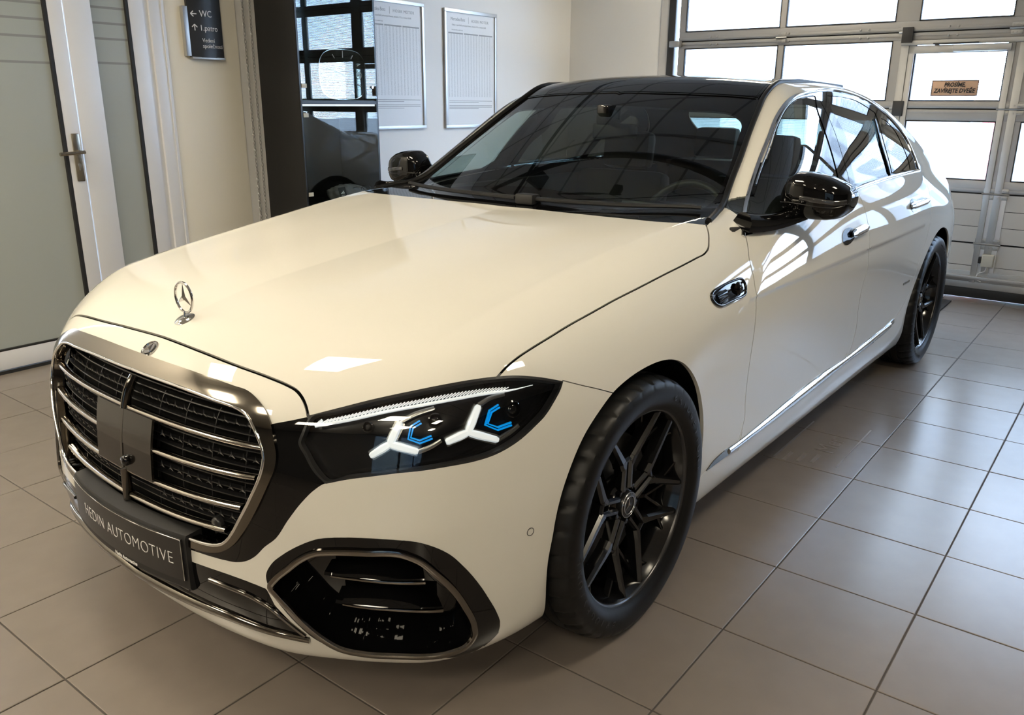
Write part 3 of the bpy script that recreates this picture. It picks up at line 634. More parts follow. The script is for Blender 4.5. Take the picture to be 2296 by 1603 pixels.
# panel mesh: triangles of the cut surface, moved along the normal, with turned-in edges
def panel(cutter, T, off=0., skirt=.008, mirror=0, shift=None):
    """mirror 0: right-hand half only; 1: both halves in one mesh; 2: other half only"""
    u, inv = np.unique(T, return_inverse=True); t = inv.reshape(-1, 3); V = cutter.V[u]; N = cutter.N[u]; P = V+N*off
    if shift is not None: P = P+np.array(shift)
    E = np.concatenate([t[:, [0, 1]], t[:, [1, 2]], t[:, [2, 0]]]); k = E.min(1)*len(u)+E.max(1)
    uq, ct = np.unique(k, return_counts=True); bd = E[np.isin(k, uq[ct == 1])]
    bd = bd[~((np.abs(V[bd[:, 0], 0]) < 1e-5) & (np.abs(V[bd[:, 1], 0]) < 1e-5))]
    n0 = len(P); P2 = [P]; N2 = [N]; F = [t]
    if skirt and len(bd):
        A, B = bd[:, 0], bd[:, 1]; m = len(bd)
        side = np.cross(P[B]-P[A], N[A]); side /= np.linalg.norm(side, axis=1)[:, None]+1e-12
        P2 += [P[A], P[B], P[B]-N[B]*skirt, P[A]-N[A]*skirt]; N2 += [side]*4; i = np.arange(m)
        F += [np.stack([n0+m+i, n0+i, n0+3*m+i], 1), np.stack([n0+m+i, n0+3*m+i, n0+2*m+i], 1)]
    P = np.concatenate(P2); N = np.concatenate(N2); F = np.concatenate(F)
    X = np.array([-1., 1, 1])
    if mirror == 2: P = P*X; N = N*X; F = F[:, ::-1]
    if mirror == 1: F = np.concatenate([F, F[:, ::-1]+len(P)]); P = np.concatenate([P, P*X]); N = np.concatenate([N, N*X])
    return P, N, F
def panel_obj(name, cutter, T, m, parent, off=0., skirt=.008, mirror=0, shift=None):
    P, N, F = panel(cutter, T, off, skirt, mirror, shift)
    me = bpy.data.meshes.new(name); me.vertices.add(len(P)); me.vertices.foreach_set('co', P.astype(np.float32).ravel())
    me.loops.add(len(F)*3); me.loops.foreach_set('vertex_index', F.astype(np.int32).ravel())
    me.polygons.add(len(F)); me.polygons.foreach_set('loop_start', np.arange(0, len(F)*3, 3, dtype=np.int32))
    me.update(calc_edges=True); me.polygons.foreach_set('use_smooth', np.ones(len(F), bool))
    me.normals_split_custom_set_from_vertices(N.astype(np.float32))
    return link(name, me, parent, m)
# ================================================================== THE ROOM (room coordinates: X right, Y to the garage door)
XL, XR, YB, YF, ZC = -3.985, 8.6, 5.09, -7.2, 3.05
M['wall'] = mat('wall_plaster', (.84, .83, .80), .85, bump=(180, .08))
M['wallw'] = mat('column_plaster', (.84, .80, .69), .85, bump=(180, .08))
M['ceil'] = mat('ceiling_board', (.62, .61, .585), .9)
M['ceilgrid'] = mat('ceiling_grid', (.30, .30, .29), .5)
M['tile'] = mat('floor_tile', (.185, .158, .138), .26, spec=.5, noise=(9, .10), ior=1.62)
M['grout'] = mat('grout', (.055, .048, .043), .9)
M['alu'] = mat('anodised_aluminium', (.50, .50, .49), .38, .75)
M['aluw'] = mat('silver_painted_frame', (.74, .75, .77), .42, .1)
M['gframe'] = mat('garage_door_frame', (.36, .355, .345), .40, .65)
M['gasket'] = mat('gasket', (.01, .01, .01), .6)
M['frost'] = mat('sandblasted_glass', (.36, .39, .37), .32, 0, .35)
M['frostl'] = mat('clear_stripe', (.27, .285, .275), .15, 0, .6)
M['panelw'] = mat('sandwich_panel', (.56, .55, .53), .5, bump=(220, .25))
M['brass'] = mat('worn_handle', (.42, .37, .29), .25, 1.0)
M['steel'] = mat('zinc_steel', (.42, .42, .41), .35, .9)
M['darksteel'] = mat('dark_bracket', (.045, .045, .045), .4, .5)
M['pane'] = pane_mat('polycarbonate', .0125)
M['tinted'] = glass('tinted_glazing', (.10, .115, .125), 1.5)  # tint added to cut the daylight from behind the camera
M['clear'] = glass('clear_glass', (.90, .94, .92), 1.5)
M['lampm'] = mat('led_panel', (.9, .9, .9), .6, emit=(1.0, .875, .665), es=LAMP)
M['signblk'] = mat('sign_black', (.018, .018, .019), .4)
M['concrete'] = mat('outside_paving', (.22, .22, .22), .9)
M['facade'] = mat('white_facade', (.40, .41, .43), .9)
M['facade2'] = mat('grey_facade', (.05, .055, .065), .8)
M['cyan'] = mat('cyan_banner', (.10, .45, .55), .7)
M['redb'] = mat('red_banner', (.55, .06, .06), .7)
M['grass'] = mat('hedge_green', (.05, .10, .03), .9)
# ---- floor: grout bed, single tiles where the photo shows them, the rest joined
mb = MB(); mb.box(XL-.2, XR+.2, YF-.2, YB+.3, -.2, -.003)
floor = robj('floor', mb, 'grout'); tag(floor, kind='structure')
P_ = .41; g_ = .0022
def tile_mb(x0, x1, y0, y1, mb=None):
    mb = mb or MB(); b = .0016; z = 0.0
    return mb.add([(x0, y0, -.004), (x1, y0, -.004), (x1, y1, -.004), (x0, y1, -.004), (x0, y0, z-.0012), (x1, y0, z-.0012), (x1, y1, z-.0012), (x0, y1, z-.0012),
                   (x0+b, y0+b, z), (x1-b, y0+b, z), (x1-b, y1-b, z), (x0+b, y1-b, z)],
                  [(0, 1, 5, 4), (1, 2, 6, 5), (2, 3, 7, 6), (3, 0, 4, 7), (4, 5, 9, 8), (5, 6, 10, 9), (6, 7, 11, 10), (7, 4, 8, 11), (8, 9, 10, 11)])
t_me = mesh_of('floor_tile', tile_mb(-P_/2+g_, P_/2-g_, -P_/2+g_, P_/2-g_)); t_me.materials.append(M['tile'])
rest = MB(); nt_ = 0
def seen(X, Y):
    x, y = t2c(X, Y); d = np.array([x, y, 0])-CAM; z = d@_f
    if z < .3: return False
    px = d@_r2/z*1846.48+1148; py = -(d@_u2)/z*1846.48+801.5
    return -170 < px < 2466 and 60 < py < 1820
for i in range(-10, 21):
    for j in range(-18, 13):
        x0, x1 = i*P_+g_, (i+1)*P_-g_; y0, y1 = j*P_+g_, (j+1)*P_-g_
        x0 = max(x0, XL); x1 = min(x1, XR); y1 = min(y1, YB-.02); y0 = max(y0, YF)
        if x1-x0 < .02 or y1-y0 < .02: continue
        full = abs(x1-x0-(P_-2*g_)) < 1e-6 and abs(y1-y0-(P_-2*g_)) < 1e-6
        if seen((i+.5)*P_, (j+.5)*P_) and nt_ < 290:
            if full:
                o = link('floor_tile', t_me, floor); o.location = ((i+.5)*P_, (j+.5)*P_, random.uniform(-.0004, .0004))
            else: o = obj('floor_tile', tile_mb(x0, x1, y0, y1), 'tile', floor, None)
            nt_ += 1
        else: tile_mb(x0, x1, y0, y1, rest)
o = obj('floor_tile_field', rest, 'tile', floor, None); tag(o, kind='stuff')
# worn lettering left on a tile beside the sill
tm = mat('worn_floor_print', (.196, .169, .148), .30, ior=1.62)
o = text_obj('floor_print', 'Mer', .115, tm, Matrix.Translation((-.175, 1.515, .0009)) @ Matrix.Rotation(math.radians(90), 4, 'Z'), floor, ext=.0001)
mb = MB()
for k in range(3): mb.box(-.29+k*.05, -.275+k*.05, 1.24+k*.02, 1.34+k*.02, .0006, .001)
mb.box(-.33, -.323, 1.25, 1.75, .0006, .001); mb.box(-.09, -.083, 1.30, 1.80, .0006, .001)
obj('floor_print', mb, tm, floor, None)
# ---- walls
M['walld'] = mat('darkened_showroom_wall', (.10, .095, .09), .8)  # walls out of view, darkened so glossy parts mirror a dim room
mb = MB(); mb.box(XL-.2, XL, .885, YB, -.1, ZC); mb.box(XL-.2, XL, YF, -1.05, -.1, ZC); mb.box(XL-.2, XL, -1.05, .885, 2.35, ZC)
tag(robj('wall_left', mb, 'wall'), kind='structure')
mb = MB(); mb.box(XL-.02, XL+.014, .885, 1.364, -.05, ZC, .004)
tag(robj('trim_1', mb, 'wallw'), kind='structure')
mb = MB(); mb.box(XL-.2, -2.93, YB, YB+.25, -.1, ZC); mb.box(-2.93, 2.64, YB, YB+.25, 2.78, ZC); mb.box(2.64, XR+.2, YB, YB+.25, -.1, ZC)
tag(robj('wall_back', mb, 'wall'), kind='structure')
mb = MB(); mb.box(XR, XR+.2, YF, YB, -.1, ZC)
tag(robj('wall_right', mb, 'walld'), kind='structure')
mb = MB(); mb.box(XL-.2, XR+.2, YF-.2, YF, 2.75, ZC); mb.box(XL-.2, 2.4, YF-.2, YF, -.1, 2.75); mb.box(6.0, XR+.2, YF-.2, YF, -.1, 2.75); mb.box(2.4, 6.0, YF-.2, YF, -.1, .12)
tag(robj('wall_front', mb, 'walld'), kind='structure')
mb = MB(); mb.box(XL-.2, XR+.2, YF-.2, YB+.25, ZC, ZC+.12)
ceil = robj('ceiling', mb, 'ceil'); tag(ceil, kind='structure')
mb = MB()
k = XL
while k < XR: mb.box(k-.012, k+.012, YF, YB, ZC-.006, ZC); k += .6
k = YF
while k < YB: mb.box(XL, XR, k-.012, k+.012, ZC-.0055, ZC); k += .6
obj('ceiling_grid', mb, 'ceilgrid', ceil, None)
# showroom glazing on the camera's side
for nm, ax_, a, b, c in (('window_1', 1, 2.4, 6.0, YF),):
    z0 = .12
    fr = MB(); n = 3
    for q in range(n+1):
        u = a+(b-a)*q/n
        if ax_ == 1: fr.box(u-.035, u+.035, c-.14, c-.06, z0, 2.75)
        else: fr.box(c+.06, c+.14, u-.035, u+.035, z0, 2.75)
    for z in (z0, 2.70):
        if ax_ == 1: fr.box(a, b, c-.14, c-.06, z, z+.05)
        else: fr.box(c+.06, c+.14, a, b, z, z+.05)
    o = robj(nm, fr, 'darksteel'); tag(o, kind='structure')
    for q in range(n):
        u0, u1 = a+(b-a)*q/n+.035, a+(b-a)*(q+1)/n-.035; mb = MB()
        if ax_ == 1: mb.box(u0, u1, c-.105, c-.095, z0+.05, 2.70)
        else: mb.box(c+.095, c+.105, u0, u1, z0+.05, 2.70)
        obj('pane', mb, 'tinted', o, None)
# ---- left-hand office door with sandblasted glass
mb = MB()
mb.box(XL-.06, XL+.012, .797, .879, 0, 2.35, .004); mb.box(XL-.06, XL+.004, .680, .767, 0, 2.30, .003); mb.box(XL-.06, XL-.004, .765, .80, 0, 2.30)
mb.box(XL-.06, XL+.012, -1.05, .88, 2.27, 2.35, .004); mb.box(XL-.06, XL+.012, -1.05, -.97, 0, 2.3, .004)
mb.box(XL+.012, XL+.02, .868, .884, 0, 2.35)
d1 = robj('door_1', mb, 'aluw'); tag(d1, kind='structure')
mb = MB(); mb.box(XL-.03, XL+.006, .236, .316, .02, 2.27, .003); mb.box(XL-.03, XL+.006, -.95, .236, .02, .122, .003); mb.box(XL-.03, XL+.006, -.95, -.85, .02, 2.27, .003); mb.box(XL-.03, XL+.006, -.95, .3, 2.17, 2.27, .003)
leaf = obj('door_leaf', mb, 'aluw', d1)
mb = MB(); mb.box(XL-.02, XL-.012, -.85, .218, .128, 2.17); obj('glass_pane', mb, 'frost', leaf, None)
mb = MB(); mb.box(XL-.02, XL+.007, .218, .236, .122, 2.17); mb.box(XL-.02, XL+.006, -.85, .22, .1215, .131); obj('gasket', mb, 'gasket', leaf, None)
mb = MB()
for z in (1.592, 1.719, 1.804, 1.882, 1.95, 2.01, 2.06): mb.box(XL-.0125, XL-.0112, -.85, .218, z-.006, z+.006)
obj('clear_stripe', mb, 'frostl', leaf, None)
mb = MB(); mb.box(XL-.03, XL+.006, .322, .466, .02, 2.27, .003); mb.box(XL-.03, XL+.004, .46, .68, .02, .122, .003); mb.box(XL-.03, XL+.004, .46, .68, 2.17, 2.27, .003)
leaf2 = obj('door_leaf', mb, 'aluw', d1)
mb = MB(); mb.box(XL-.02, XL-.012, .466, .664, .12, 2.17); obj('glass_pane', mb, 'frost', leaf2, None)
mb = MB(); mb.box(XL-.02, XL+.005, .662, .680, .12, 2.17); obj('gasket', mb, 'gasket', leaf2, None)
mb = MB()
for z in (1.603, 1.729, 1.809, 1.889, 1.95, 2.01): mb.box(XL-.0125, XL-.0112, .466, .664, z-.006, z+.006)
obj('clear_stripe', mb, 'frostl', leaf2, None)
mb = MB(); mb.box(XL+.004, XL+.016, .263, .303, .978, 1.233, .004); hp = obj('handle_plate', mb, 'brass', leaf)
mb = MB(); mb.tube([(XL+.012, .290, 1.135), (XL+.055, .290, 1.135)], .0095, 12); mb.tube([(XL+.055, .304, 1.1352), (XL+.055, .17, 1.128)], .0098, 12)
obj('door_handle', mb, 'brass', hp, 60)
mb = MB(); mb.lathe([(0, .0185), (.0085, .0185), (.009, .014)], 20, 0, (XL, .283, 1.066)); mb.box(XL+.014, XL+.018, .279, .288, 1.036, 1.066, .003); obj('lock_cylinder', mb, 'chrome', hp, 60)
mb = MB(); mb.box(XL-.01, XL+.02, -1.05, .88, 0, .018); obj('threshold', mb, 'gasket', d1)
# ---- garage doors
def garage_door(name, cols, rows, passdoor=False):
    """cols: clear window spans in X; rows: window bands (z0,z1); below them insulated panels"""
    x0, x1 = cols[0][0]-.06, cols[-1][1]+.06
    base = MB(); y = YB
    base.box(x0-.10, x0-.035, y-.02, y+.06, 0, 2.78, .004); base.box(x1+.035, x1+.10, y-.02, y+.06, 0, 2.78, .004)
    d = robj(name, base, 'darksteel'); tag(d, kind='structure')
    r = MB(); r.box(x0-.18, x0-.10, y-.01, y+.02, 0, 2.78); r.box(x1+.10, x1+.18, y-.01, y+.02, 0, 2.78); obj('guide_rail', r, 'panelw', d, None)
    jb = MB()
    for zj in (.416, .784, 1.381, 1.925, 2.46): jb.box(x0, x1, y+.02, y+.05, zj-.02, zj+.02)
    obj('joint_seal', jb, 'gasket', d, None)
    secs = []
    zt = 2.78
    bounds = [(.075, .416), (.416, .784), (.784, 1.381), (1.381, 1.925), (1.925, 2.46), (2.46, 2.78)]
    for si, (a, b) in enumerate(bounds):
        fr = MB(); g = .004
        win = [q for q in rows if a < (q[0]+q[1])/2 < b]
        if win:
            z0, z1 = win[0]
            fr.box(x0, x1, y, y+.045, a+g, z0, .004); fr.box(x0, x1, y, y+.045, z1, b-g, .004)
            fr.box(x0, x1, y-.004, y+.001, b-.030, b-.012, .001); fr.box(x0, x1, y-.004, y+.001, a+.012, a+.030, .001)
            xs = [x0]+[q for c in cols for q in c]+[x1]
            for k in range(0, len(xs), 2): fr.box(xs[k], xs[k+1], y, y+.045, z0, z1)
            s_ = obj('door_section', fr, 'gframe', d)
            gk = MB()
            for c in cols:
                for (u0, u1, v0, v1) in ((c[0], c[1], z0, z0+.008), (c[0], c[1], z1-.008, z1), (c[0], c[0]+.008, z0, z1), (c[1]-.008, c[1], z0, z1)): gk.box(u0, u1, y-.003, y+.02, v0, v1)
            obj('gasket', gk, 'gasket', s_, None)
            for c in cols:
                pm = MB(); pm.box(c[0], c[1], y+.018, y+.03, z0, z1); obj('window_pane', pm, 'pane', s_, None)
        else:
            fr.box(x0, x1, y+.004, y+.045, a+g, b-g)
            st = [q for c in cols for q in c]
            posts = [(x0, cols[0][0])]+[(cols[k][1], cols[k+1][0]) for k in range(len(cols)-1)]+[(cols[-1][1], x1)]
            s_ = obj('door_section', fr, 'gasket', d, None)
            n = 3 if b-a > .35 else 2
            for c in [(p0[1], p1[0]) for p0, p1 in zip(posts[:-1], posts[1:])]:
                for q in range(n):
                    u = a+g+(b-a-2*g)*q/n; v = a+g+(b-a-2*g)*(q+1)/n
                    pm = MB(); pm.box(c[0], c[1], y, y+.01, u+.0018, v-.0018, .002); obj('panel', pm, 'panelw', s_, None)
            pm = MB()
            for p in posts: pm.box(p[0], p[1], y-.004, y+.006, a+g, b-g, .002)
            obj('post_cover', pm, 'aluw', s_)
        secs.append(s_)
    # hinges on every joint and post
    hm = MB(); bolts = MB()
    posts = [(cols[k][1]+cols[k+1][0])/2 for k in range(len(cols)-1)]
    for px in posts:
        for zj in (.416, .784, 1.381, 1.925, 2.46):
            offs = (-.045, .045) if passdoor and abs(px-cols[2][1]) < .15 else (0,)
            for ox in offs:
                h = MB(); h.box(px+ox-.036, px+ox+.036, y-.010, y-.003, zj+.010, zj+.040, .002); h.box(px+ox-.036, px+ox+.036, y-.010, y-.003, zj-.040, zj-.010, .002)
                h.tube([(px+ox-.045, y-.012, zj), (px+ox+.045, y-.012, zj)], .007, 8)
                for bx in (-.024, 0, .024):
                    for bz in (-.025, .025): h.lathe([(0, -.014), (.006, -.013), (.006, -.009)], 8, 1, (px+ox+bx, y, zj+bz))
                obj('hinge', h, 'steel', d)
    for zj in (1.895, 1.955, .10):
        u = x0+.3
        while u < x1-.1:
            for dx in (0, .06): bolts.lathe([(0, -.012), (.008, -.010), (.009, -.003)], 8, 1, (u+dx, y, zj))
            u += .62
    obj('bolt', bolts, 'steel', d)
    b = MB(); b.box(x0, x1, y-.012, y+.04, .075, .125, .003); b.box(x0, x1, y-.06, y, .150, .175, .004); b.box(x0, x1, y-.008, y+.03, .125, .205, .003); obj('bottom_rail', b, 'alu', d)
    b = MB(); b.box(x0, x1, y-.02, y+.03, .004, .078, .01); obj('bottom_seal', b, 'gasket', d)
    return d
d2 = garage_door('door_2', [(-2.775, -1.935), (-1.890, -1.048), (-.885, -.272), (-.120, .72), (.775, 1.60), (1.655, 2.48)], [(.876, 1.297), (1.436, 1.868), (2.002, 2.40), (2.50, 2.74)], True)
# wicket door frame in the big door, its closer, shoot bolt and cable box
mb = MB(); y = YB
mb.box(-.985, -.930, y-.010, y, .10, 1.862, .002); mb.box(-.925, -.885, y-.014, y, .12, 1.83, .003); mb.box(-.272, -.232, y-.014, y, .12, 1.83, .003); mb.box(-.205, -.155, y-.010, y, .10, 1.862, .002); mb.box(-.985, -.14, y-.022, y, 1.832, 1.866, .004)
mb.box(-.925, -.232, y-.014, y, 1.772, 1.828, .003)
wf = obj('wicket_frame', mb, 'alu', d2)
mb = MB(); mb.box(-.62, -.25, y-.055, y-.014, 1.778, 1.826, .008); obj('door_closer', mb, 'alu', d2)
mb = MB(); mb.box(-.76, -.46, y-.045, y-.03, 1.832, 1.842, .003); mb.box(-.75, -.72, y-.035, y-.01, 1.828, 1.838); obj('closer_arm', mb, 'darksteel', d2)
for zj in (1.381, 1.905):
    mb = MB(); mb.box(-.985, -.91, y-.034, y-.014, zj-.055, zj+.055, .003); obj('corner_bracket', mb, 'darksteel', d2)
mb = MB(); mb.box(-2.90, -2.80, y-.06, y-.004, 1.88, 1.93, .006); obj('roller_bracket', mb, 'steel', d2)
t = empty('junction_box', (-.166, y-.052, .255), True); tag(t, 'small grey cable box with a white lead on the garage door post', 'box')
mb = MB(); mb.box(-.040, .040, -.014, .030, 0, .092, .005); obj('body', mb, mat('box_grey', (.52, .50, .43), .5), t)
mb = MB(); mb.box(-.036, .036, -.018, -.012, .004, .088, .003)
for sx in (-.03, .03):
    for sz in (.012, .080): mb.lathe([(0, -.0205), (.004, -.020), (.004, -.017)], 8, 1, (sx, 0, sz))
obj('lid', mb, mat('box_lid', (.56, .54, .47), .45), t)
mb = MB(); mb.box(-.062, -.042, -.008, .03, .022, .070, .004); obj('switch', mb, 'black', t)
mb = MB(); mb.tube(crom([(0, .0, .004), (-.005, .0, -.03), (-.05, .005, -.06), (-.055, .0, -.095), (-.02, -.004, -.115)], .008), .0035, 8); obj('cable', mb, 'white', t)
# please-close-the-door notice
t = empty('notice_sign', (-.579, y-.016, 1.472), True); tag(t, 'peach rectangular notice with black lettering on the wicket door pane', 'sign')
mb = MB(); mb.box(-.155, .155, .008, .0125, 0, .110, .002); obj('board', mb, mat('peach_board', (.66, .42, .27), .5), t)
mb = MB()
for q in ((-.155, .155, 0, .005), (-.155, .155, .105, .110), (-.155, -.150, 0, .11), (.150, .155, 0, .11)): mb.box(q[0], q[1], .0068, .0085, q[2], q[3])
obj('border', mb, mat('brown_border', (.10, .045, .03), .5), t, None)
inkm = mat('notice_ink', (.012, .010, .010), .5)
for s_, z_ in (('PROSÍME,', .078), ('ZAVÍREJTE DVEŘE', .036)):
    text_obj('lettering', s_, .041, inkm, frame_m((0, .0066, z_), (1, 0, 0), (0, 0, 1)), t, shear=.16, bold=.0012, sx=.84)
# ---- door gear under the ceiling that the windscreen mirrors
t = tag(obj('door_track', MB().tube([(-1.36, 1.0, 2.62), (-1.36, 5.0, 2.62)], .022, 12), 'darksteel', None, 60), kind='structure'); t.name = 'trim_2'
mb = MB().tube([(-2.9, 1.56, 2.66), (1.5, 1.56, 2.66)], .026, 14)
t = tag(obj('trim_3', mb, 'darksteel', None, 60), kind='structure')
mb = MB().tube([(-2.4, 1.27, 2.66), (1.5, 1.27, 2.66)], .012, 10)
for x_ in (-1.36, -.25, .55): mb.box(x_-.04, x_+.04, 1.20, 1.34, 2.62, 2.70, .01); mb.box(x_-.012, x_+.012, 1.25, 1.29, 2.7, ZC)
for x_ in (-1.36, .6): mb.box(x_-.015, x_+.015, 1.50, 1.62, 2.68, ZC)
t = tag(obj('trim_4', mb, 'darksteel', None, 40), kind='structure')
# ---- ceiling lamps: a few set by their reflections, the rest added to brighten
lm_f = mesh_of('frame', MB().box(-.30, .30, -.30, .30, -.012, 0)); lm_f.materials.append(M['white'])
lm_d = mesh_of('diffuser', MB().box(-.275, .275, -.275, .275, -.016, -.0121)); lm_d.materials.append(M['lampm'])
LPOS = [(-3.4, -1.75), (-3.4, -3.0), (-2.2, -3.5), (.8, -3.3), (3.2, -3.3), (-.4, -4.7), (2.0, -4.7), (4.4, -4.7), (-1.69, -.91), (1.27, .43), (-1.9, 4.45)]
for i, (x_, y_) in enumerate(LPOS):
    t = empty('ceiling_lamp', (x_, y_, ZC-.006), True)
    tag(t, 'square warm white ceiling lamp panel, of a set partly added as fill light', 'lamp', 'square ceiling lamp panels')
    link('frame', lm_f, t); link('diffuser', lm_d, t)
# ---- outside, seen through the ribbed panes
mb = MB(); mb.box(-60, 60, -60, 60, -.5, -.22); o = robj('outside_paving', mb, 'concrete', None); o.name = 'trim_5'; tag(o, kind='structure')
def house(x0, x1, y0, y1, h, m, label, wins, wm='facade2'):
    t = empty('building', ((x0+x1)/2, (y0+y1)/2, -.22), True); tag(t, label, 'building')
    cx, cy = (x0+x1)/2, (y0+y1)/2
    obj('wall', MB().box(x0-cx, x1-cx, y0-cy, y1-cy, 0, h), m, t, None)
    for (a, b, c, d) in wins: obj('window', MB().box(a-cx, b-cx, y0-cy-.06, y0-cy+.05, c, d), wm, t, None)
    obj('roof_edge', MB().box(x0-cx-.1, x1-cx+.1, y0-cy-.12, y1-cy+.1, h-.02, h+.25), 'facade', t, None)
house(-9, -3.6, 17, 24, 9, 'facade', 'pale building blurred behind the left garage door panes', [(-8.5+1.5*i, -7.7+1.5*i, 1+2.6*k, 2.6+2.6*k) for i in range(3) for k in range(3)])
house(-2.6, 9, 22, 29, 7.5, 'facade', 'white building with dark windows behind the wicket door pane', [(-2.0+1.7*i, -1.1+1.7*i, .6+2.4*k, 2.5+2.4*k) for i in range(6) for k in range(3)])
t = tag(robj('banner', MB().box(-.95, -.45, 14.0, 14.06, -.2, 1.5, .01), 'cyan'), 'upright turquoise banner blurred behind the lower wicket pane', 'banner')
t = tag(robj('banner', MB().box(-1.6, -1.3, 13.0, 13.05, -.2, 1.2, .01), 'redb'), 'upright red banner blurred behind the lower wicket pane', 'banner')
# ================================================================== THE CAR
car = empty('car'); tag(car, 'white luxury saloon with a black roof and black wheels on the tiled floor', 'car')
V_, T_ = surface_net((-.0435, -1.0, .1), (1.0, 4.32, 1.62), .0145)
V_ = project(V_, 3)
CT = Cut(V_, T_)
phi0 = -CT.V[:, 0]; near0 = np.abs(phi0) < .003; CT.V[near0, 0] = 0; phi0[near0] = 0
phi0 = CT.split(phi0); c0 = phi0[CT.T].sum(1) < -1e-9
CT.T = CT.T[c0]; CT.L = CT.L[c0]; CT.lock[np.abs(CT.V[:, 0]) < 1e-6] = True
CT.V[np.abs(CT.V[:, 0]) < 1e-4, 0] = 0
fr_ = lambda V: V[:, 1] < 1.1
def A(*p): return np.array(p, float).reshape(-1, 3)
# wheel arches
ccx = lambda c, r, a0, a1, n=40: np.stack([np.full(n, .94), c+r*np.cos(np.linspace(a0, a1, n)), .36+r*np.sin(np.linspace(a0, a1, n))], 1)
arch_f = cat(cv('arch_f'), A((.94, .372, 0.), (.94, -.335, 0.)))
ra = crom([(.94, 3.165+.412*math.cos(a), .362+.412*math.sin(a)) for a in np.linspace(-.25, PI+.25, 24)])
arch_r = cat(ra, A((.94, 2.77, 0.), (.94, 3.56, 0.)))
wide = lambda V: (V[:, 0] > .62) & (V[:, 2] < .9)
CT.paint('void', arch_f, 'S', None, wide); CT.paint('void', arch_r, 'S', None, wide)
nv = ['body', 'bumper', 'fender', 'door_f', 'door_r', 'sill']
# front bumper skin
CT.paint('bumper', cat(cv('fender_bumper'), A((.955, -.05, .72), (1.0, -.15, .0), (.0, -1.0, .0), (-.12, -1.0, .3), (-.12, -.75, .95), (.55, -.60, .93), (.84, -.40, .845))), 'O', .05, fr_, only=['body'])
# fender, doors, sill in side view
CT.paint('fender', cat(cv('fender_bumper'), A((.95, .0, .60), (.95, .2, .30), (.93, .36, .27), (.93, .44, .315), (.93, .692, .3155)), cv('door_f', True), A((.86, .735, 1.01), (.82, .79, 1.04), (.8, .81, 1.10), (.8, .3, 1.14), (.8, -.55, .95))), 'S', .12, lambda V: V[:, 1] < 1.0, only=['body', 'bumper'])
drF = cat(cv('door_f')[:-4], A((.93, .691, .3165), (.93, 1.2, .3195), (.93, 1.5, .327), (.93, 1.806, .336)), cv('door_b', True)[4:], A((.9, 1.69, 1.15), (.9, .741, 1.15)))
CT.paint('door_f', drF, 'S', .10, lambda V: (V[:, 1] > .3) & (V[:, 1] < 2.2) & (V[:, 0] > .78), only=['body', 'fender', 'bumper'])
drR = cat(cv('door_b')[:-4], A((.93, 1.809, .336), (.93, 2.12, .3385), (.93, 2.437, .349)), cv('door_r', True)[2:], A((.9, 3.0, 1.15), (.9, 1.69, 1.15)))
CT.paint('door_r', drR, 'S', .10, lambda V: (V[:, 1] > 1.5) & (V[:, 1] < 3.3) & (V[:, 0] > .78), only=['body', 'fender'])
CT.paint('sill', cat(A((.93, .30, .282), (.93, .36, .290), (.93, .44, .315), (.93, .70, .3155), (.93, .95, .3155), (.93, 1.2, .3195), (.93, 1.5, .327), (.93, 1.83, .337), (.93, 2.12, .3385), (.93, 2.437, .349), (.93, 2.55, .366), (.93, 2.62, .39), (.93, 2.75, .30), (.93, 2.75, .0), (.93, .30, .0))), 'S', -.2, lambda V: V[:, 0] > .6, only=['body', 'fender', 'door_f', 'door_r'])
# chrome strip along the sill
chs = cat(cv('chr_top'), cv('chr_bot', True))
CT.paint('chrome_strip', chs, 'S', .1, None, 2)
# hood and nose
Z0 = lambda P: np.concatenate([P, A((-.12, P[-1, 1], P[-1, 2]))])
hood = cat(cv('hood_front')[0:1]*0+A((-.12, -.764, .843)), cv('hood_front')[1:], cv('hood_bot')[1:], cv('hood_side')[1:], cv('hood_rear')[1:], A((-.12, .579, 1.045)))
CT.paint('surround', cat(cv('surround')[:0], crom(K['surround'][:6]+K['surround'][8:]), A((.0, -.92, .400), (-.12, -.92, .40), (-.12, -.80, .82), (.40, -.78, .82), (.56, -.74, .785), (.60, -.74, .76))), 'O', .05, fr_, 1)
CT.paint('lower_black', cat(cv('strip_bot'), A((.51, -.85, .33), (.56, -.81, .25)), cv('lip', True)[3:], A((-.12, -.9, .24), (-.12, -.92, .374), (.10, -.915, .372))), 'O', .0, fr_, 1)
CT.paint('nose', cat(A((-.12, -.764, .843)), cv('hood_front')[1:], cv('nose_bot')[1:], cv('frame_out')[::-1][0:0], A((.45, -.80, .74), (-.12, -.83, .77))), 'O', .05, fr_, 2)
CT.paint('frame', cat(cv('frame_out'), A((.0, -.915, .412), (-.12, -.915, .412), (-.12, -.815, .807))), 'O', .05, fr_, 1)
CT.paint('opening', cat(cv('frame_in'), A((.0, -.915, .432), (-.12, -.915, .432), (-.12, -.848, .777))), 'O', .05, fr_, 1)
CT.paint('hood', hood, 'O', .02, lambda V: V[:, 1] < .9, 2)
hlp = cat(cv('headlight'), cv('headlight2')[1:], cv('headlight3')[1:-1])
CT.paint('headlight', hlp, 'O', .05, fr_, 2)
CT.paint('intake_ring', cv('intake_out', closed=True), 'O', .0, fr_, 1)
CT.paint('intake', cv('intake_in', closed=True), 'O', .0, fr_, 1)
